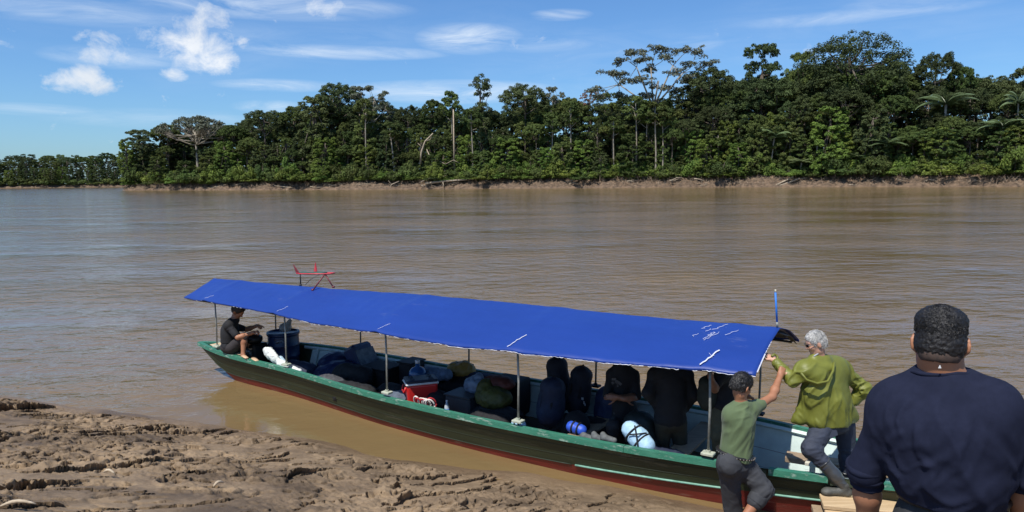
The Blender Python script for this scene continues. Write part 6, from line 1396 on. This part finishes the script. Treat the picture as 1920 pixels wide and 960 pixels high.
t, P, R = person('man in faded green T-shirt and rolled dark trousers reaching up beside the hull', JT, SKIN_A, .0085)
GT_ = mat('faded_green_tshirt', (.100, .140, .062), (.082, .118, .052), 8, .85, .3, 200, sheen=.1, bdist=.002)
b = Blob(); torso(b, JT, 1.04, .014, k=.055)
b.cone(JT['chest'] + Z3 * .02, JT['pelvis'] + Z3 * .0, .132, .138, k=.08)
e_, d_ = sleeve(b, JT['sh'][1], JT['el'][1], JT['wr'][1], .42, .064, .060); sleeve(b, JT['sh'][0], JT['el'][0], JT['wr'][0], .6, .060, .056, k=.08)
b.cut(pt(1380, 857, 6.42), nrmz(np.array([-.28, 0, -1.])))
b.cut(pt(1391, 750, 6.42), nrmz(np.array([.1, .1, 1.])))
FT = [(pt(1395, 800, 6.30), (.55, 0, 1), .14, 16), (pt(1370, 830, 6.28), (.7, 0, 1), .14, 18), (pt(1400, 840, 6.34), (.3, 0, 1), .12, 18), (pt(1400, 770, 6.35), (1, 0, .4), .08, 22)]
b.build('tshirt', GT_, t, .008, fold_disp(.010, FT, 11))
CH = mat('charcoal_trousers2', (.042, .044, .050), (.030, .032, .037), 14, .85, .35, 160, bdist=.003)
b = Blob(); b.ell(JT['pelvis'] - Z3 * .05, (.150, .135, .13), k=.05); b.ell(pt(1366, 872, 6.32), (.10, .10, .10), k=.05)
b.cone(JT['hip'][1], JT['kn'][1], .112, .086, k=.05); c1_ = lerp(JT['kn'][1], JT['an'][1], .32); b.cone(JT['kn'][1], c1_, .086, .076, k=.03)
b.cone(JT['hip'][0], JT['kn'][0], .105, .082, k=.05); c0_ = lerp(JT['kn'][0], JT['an'][0], .05); b.cone(JT['kn'][0], c0_, .082, .078, k=.03)
b.build('trousers', CH, t, .009, fold_disp(.011, [(JT['kn'][1], (1, 0, .8), .13, 22), (lerp(JT['hip'][1], JT['kn'][1], .4), (1, 0, -.3), .14, 16), (JT['hip'][0], (1, 0, -.4), .13, 18), (JT['kn'][0], (1, 0, .2), .12, 22)], 13))
for c_, k_, a_ in ((c1_, JT['kn'][1], JT['an'][1]), (c0_, JT['kn'][0], JT['an'][0])):
    d = nrmz(a_ - k_); b = Blob(); b.cone(c_ - d * .05, c_ + d * .008, .086, .081, k=.02); b.cut(c_ + d * .012, d); b.build('rolled_hem', CH, t, .008, lambda V, Nn: .004 * fbm(V * 18, 3, 4))
bc = JT['pelvis'] + Z3 * .045; mb = MB(); rb_ = []
for a in np.linspace(0, 6.283, 30): rb_.append(bc + np.array([math.cos(a) * .158, math.sin(a) * .142, -.22 * .158 * math.cos(a)]))
mb.tube(rb_, .017, 7, cap=False); bl = mb.build('belt', mat('black_belt', (.02, .018, .016)), t, True)
mb = MB()
for a in np.linspace(3.3, 6.1, 17): mb.box(bc + np.array([math.cos(a) * .177, math.sin(a) * .161, -.22 * .158 * math.cos(a)]), (.008, .008, .008))
mb.build('studs', mat('metal_studs', (.7, .7, .68), None, 5, .3, metal=.8), bl)
hair_cap(t, JT, HAIR_K, .016, .007, 30, .006, nape=-.03, front=.06, strands=(2200, .020, .4, mat('black_hair_strands', (.03, .027, .025), (.015, .013, .012), 30, .35), 3))

# ---- people under the roof; its shade is partly put into dark base colours
BT = mat('black_tshirt', (.012, .012, .014), (.008, .008, .009), 14, .85, .3, 120); BT2 = mat('shade_dark_tshirt', (.018, .018, .022), (.012, .012, .015), 14, .85, .3, 120)  # helmsman's T-shirt darkened to stand in for shade on his torso
KH = mat('dark_khaki', (.055, .050, .030), (.035, .032, .02), 12, .85, .3, 120); DS = mat('dark_shorts', (.035, .028, .028), (.02, .017, .018), 14, .85)
def simple_clothes(t, J, top, bottom, slv=.6, legs=1.8, pad=.014, topname='shirt', botname='trousers', seed=3, girth=1.05, h=.012):
    b = Blob(); torso(b, J, girth, pad, k=.06)
    for i in (0, 1): e_, d_ = sleeve(b, J['sh'][i], J['el'][i], J['wr'][i], slv, .066, .056)
    b.cut(J['neck'] + Z3 * .012, nrmz(J['neck'] - J['pelvis']))
    ch = J['chest']; b.build(topname, top, t, h, fold_disp(.009, [(lerp(ch, J['pelvis'], .5), (.5, 0, 1), .2, 15), (J['sh'][0], (1, 0, .3), .1, 20), (J['sh'][1], (1, 0, .3), .1, 20)], seed))
    b = Blob(); b.ell(J['pelvis'] - Z3 * .02, (.16, .14, .12), k=.05)
    for i in (0, 1):
        b.cone(J['hip'][i], J['kn'][i], .10, .075, k=.05)
        if legs > 1: b.cone(J['kn'][i], lerp(J['kn'][i], J['an'][i], legs - 1), .075, .062, k=.04)
    b.build(botname, bottom, t, h, fold_disp(.008, [(J['kn'][0], (1, 0, .3), .14, 18), (J['kn'][1], (1, 0, .3), .14, 18)], seed + 1))
# helmsman seated on the stern, leaning forward to the right
v = lambda px, py, D_: pt(px, py, D_)
JH = dict(head=v(447, 583, 11.95), face=nrmz(A3 * .75 + N3 * .25 - Z3 * .8), hup=A3 * .7 + Z3, neck=v(440, 598, 11.95), sh=(v(433, 610, 12.1), v(429, 611, 11.8)), el=(v(462, 618, 12.2), v(446, 633, 11.72)), wr=(v(482, 611, 12.15), v(474, 624, 11.8)),
          chest=v(431, 620, 11.97), pelvis=v(431, 648, 11.95), hip=(v(436, 650, 12.03), v(436, 652, 11.86)), kn=(v(466, 634, 12.12), v(458, 631, 11.78)), an=(v(470, 664, 12.05), v(456, 664, 11.72)), hs=1.0)
JH['foot'] = ((JH['an'][0], tuple((A3 - N3 * .15)[:2])), (JH['an'][1], tuple((A3 - N3 * .3)[:2])))
JH['hand'] = ((nrmz(A3 + Z3 * .05), -Z3, FIST, 1), (nrmz(A3 + N3 * .5 + Z3 * .4), -Z3, GRIP, -1))
t, P, R = person('barefoot helmsman in black vest crouching at the stern under the roof edge', JH, SKIN_A, .010)
simple_clothes(t, JH, BT2, DS, .75, .98, seed=21, h=.010, botname='shorts')
b = Blob(); torso(b, JH, 1.10, .022, k=.06); b.cut(lerp(JH['chest'], JH['pelvis'], .75), -Z3); b.cut(JH['neck'] + Z3 * .012, Z3); b.build('vest', BT, t, .012)
hair_cap(t, JH, HAIR_K, .02, .010, 25, .009, nape=-.09, front=.085)
# seated passenger with folded arms, facing the camera
JA = dict(head=v(1163, 652, 8.42), face=nrmz(np.array([-.15, -1, -.2])), neck=v(1164, 682, 8.40), sh=(v(1188, 706, 8.38), v(1148, 704, 8.42)), el=(v(1194, 744, 8.25), v(1138, 742, 8.32)), wr=(v(1158, 745, 8.12), v(1172, 748, 8.10)),
          chest=v(1167, 722, 8.40), pelvis=v(1168, 790, 8.44), hip=(v(1180, 796, 8.40), v(1156, 796, 8.44)), kn=(v(1196, 800, 8.06), v(1150, 800, 8.1)), an=(v(1192, 865, 8.1), v(1150, 862, 8.14)), belly=1.15)
JA['foot'] = ((JA['an'][0], (.1, -1)), (JA['an'][1], (-.1, -1))); JA['hand'] = ((np.array([-1, .0, .05]), np.array([0, 1., -.3]), RELAX, 1), (np.array([1, .1, .05]), np.array([0, 1., -.3]), RELAX, -1))
t, P, R = person('seated passenger in black printed T-shirt with folded arms under the roof', JA, SKIN_D, .011)
simple_clothes(t, JA, BT, DARKM, .95, 1.9, seed=31, girth=1.05, pad=.014)
mb = MB(); pr = MATS['white_print']; 
for k, (px, py, w_, h_) in enumerate(((1151, 711, .05, .03), (1156, 716, .04, .04), (1162, 719, .05, .03), (1149, 718, .03, .03), (1158, 723, .03, .02))): mb.box(pt(px, py, 8.245), (w_, .005, h_), rotm((0, 1, 0), .4 * k))
mb.build('shirt_print', mat('faded_print', (.12, .12, .12), (.05, .05, .05), 60, .8), t)
hair_cap(t, JA, HAIR_K, .015, .006, 30, .01)
# standing passenger seen from behind, hands on hips
JB_ = dict(head=v(1258, 652, 8.05), face=np.array([0, 1, -.45]), neck=v(1257, 683, 7.98), sh=(v(1228, 702, 7.95), v(1286, 702, 7.98)), el=(v(1214, 737, 7.86), v(1301, 741, 7.9)), wr=(v(1236, 764, 8.0), v(1280, 770, 8.02)),
           chest=v(1257, 722, 7.95), pelvis=v(1257, 785, 7.92), hip=(v(1244, 793, 7.92), v(1272, 793, 7.94)), kn=(v(1240, 845, 8.02), v(1276, 846, 8.05)), an=(W(8.75, .45, FLOOR + .11), W(8.98, .40, FLOOR + .11)), belly=1.15, ng=1.2)
JB_['foot'] = ((JB_['an'][0], (-.1, 1)), (JB_['an'][1], (.2, 1))); JB_['hand'] = ((np.array([.4, .6, -.6]), np.array([1, .3, 0]), RELAX, 1), (np.array([-.4, .6, -.6]), np.array([-1, .3, 0]), RELAX, -1))
t, P, R = person('broad passenger in black seen from behind with hands on hips under the roof', JB_, SKIN_D, .012)
simple_clothes(t, JB_, BT, KH, 1.85, 1.9, seed=41, girth=1.12, pad=.02)
hair_cap(t, JB_, HAIR_K, .015, .006, 30, .01)
# stooping passenger behind the fifth post
JC = dict(head=v(1378, 668, 7.95), face=nrmz(np.array([.8, .5, -.5])), neck=v(1366, 690, 7.86), sh=(v(1352, 703, 7.62), v(1376, 700, 7.98)), el=(v(1340, 730, 7.52), v(1392, 730, 7.95)), wr=(v(1332, 705, 7.42), v(1400, 742, 7.8)),
          chest=v(1364, 722, 7.80), pelvis=v(1360, 765, 7.72), hip=(v(1350, 772, 7.66), v(1372, 772, 7.76)), kn=(v(1346, 815, 7.55), v(1378, 815, 7.66)), an=(W(9.30, .28, FLOOR + .11), W(9.6, .45, FLOOR + .11)))
JC['foot'] = ((JC['an'][0], (.5, .6)), (JC['an'][1], (.5, .6))); JC['hand'] = ((nrmz(np.array([-.1, .1, 1])), np.array([1, 0, 0]), GRIP, 1), (np.array([.6, .2, -.3]), np.array([0, 0, -1]), RELAX, 1))
t, P, R = person('stooping passenger in dark shirt and khaki trousers behind the right front post', JC, SKIN_D, .012)
simple_clothes(t, JC, BT, mat('olive_khaki', (.10, .088, .045), (.07, .06, .032), 12, .85), .6, 1.9, seed=51)
hair_cap(t, JC, HAIR_K, .015, .006, 30, .01)
backpack('dark olive shoulder pack hanging at the stooping passenger behind the right front post', v(1327, 765, 7.72), .34, .20, .16, mat('olive_black', (.03, .034, .022), (.018, .02, .013), 12, .8))
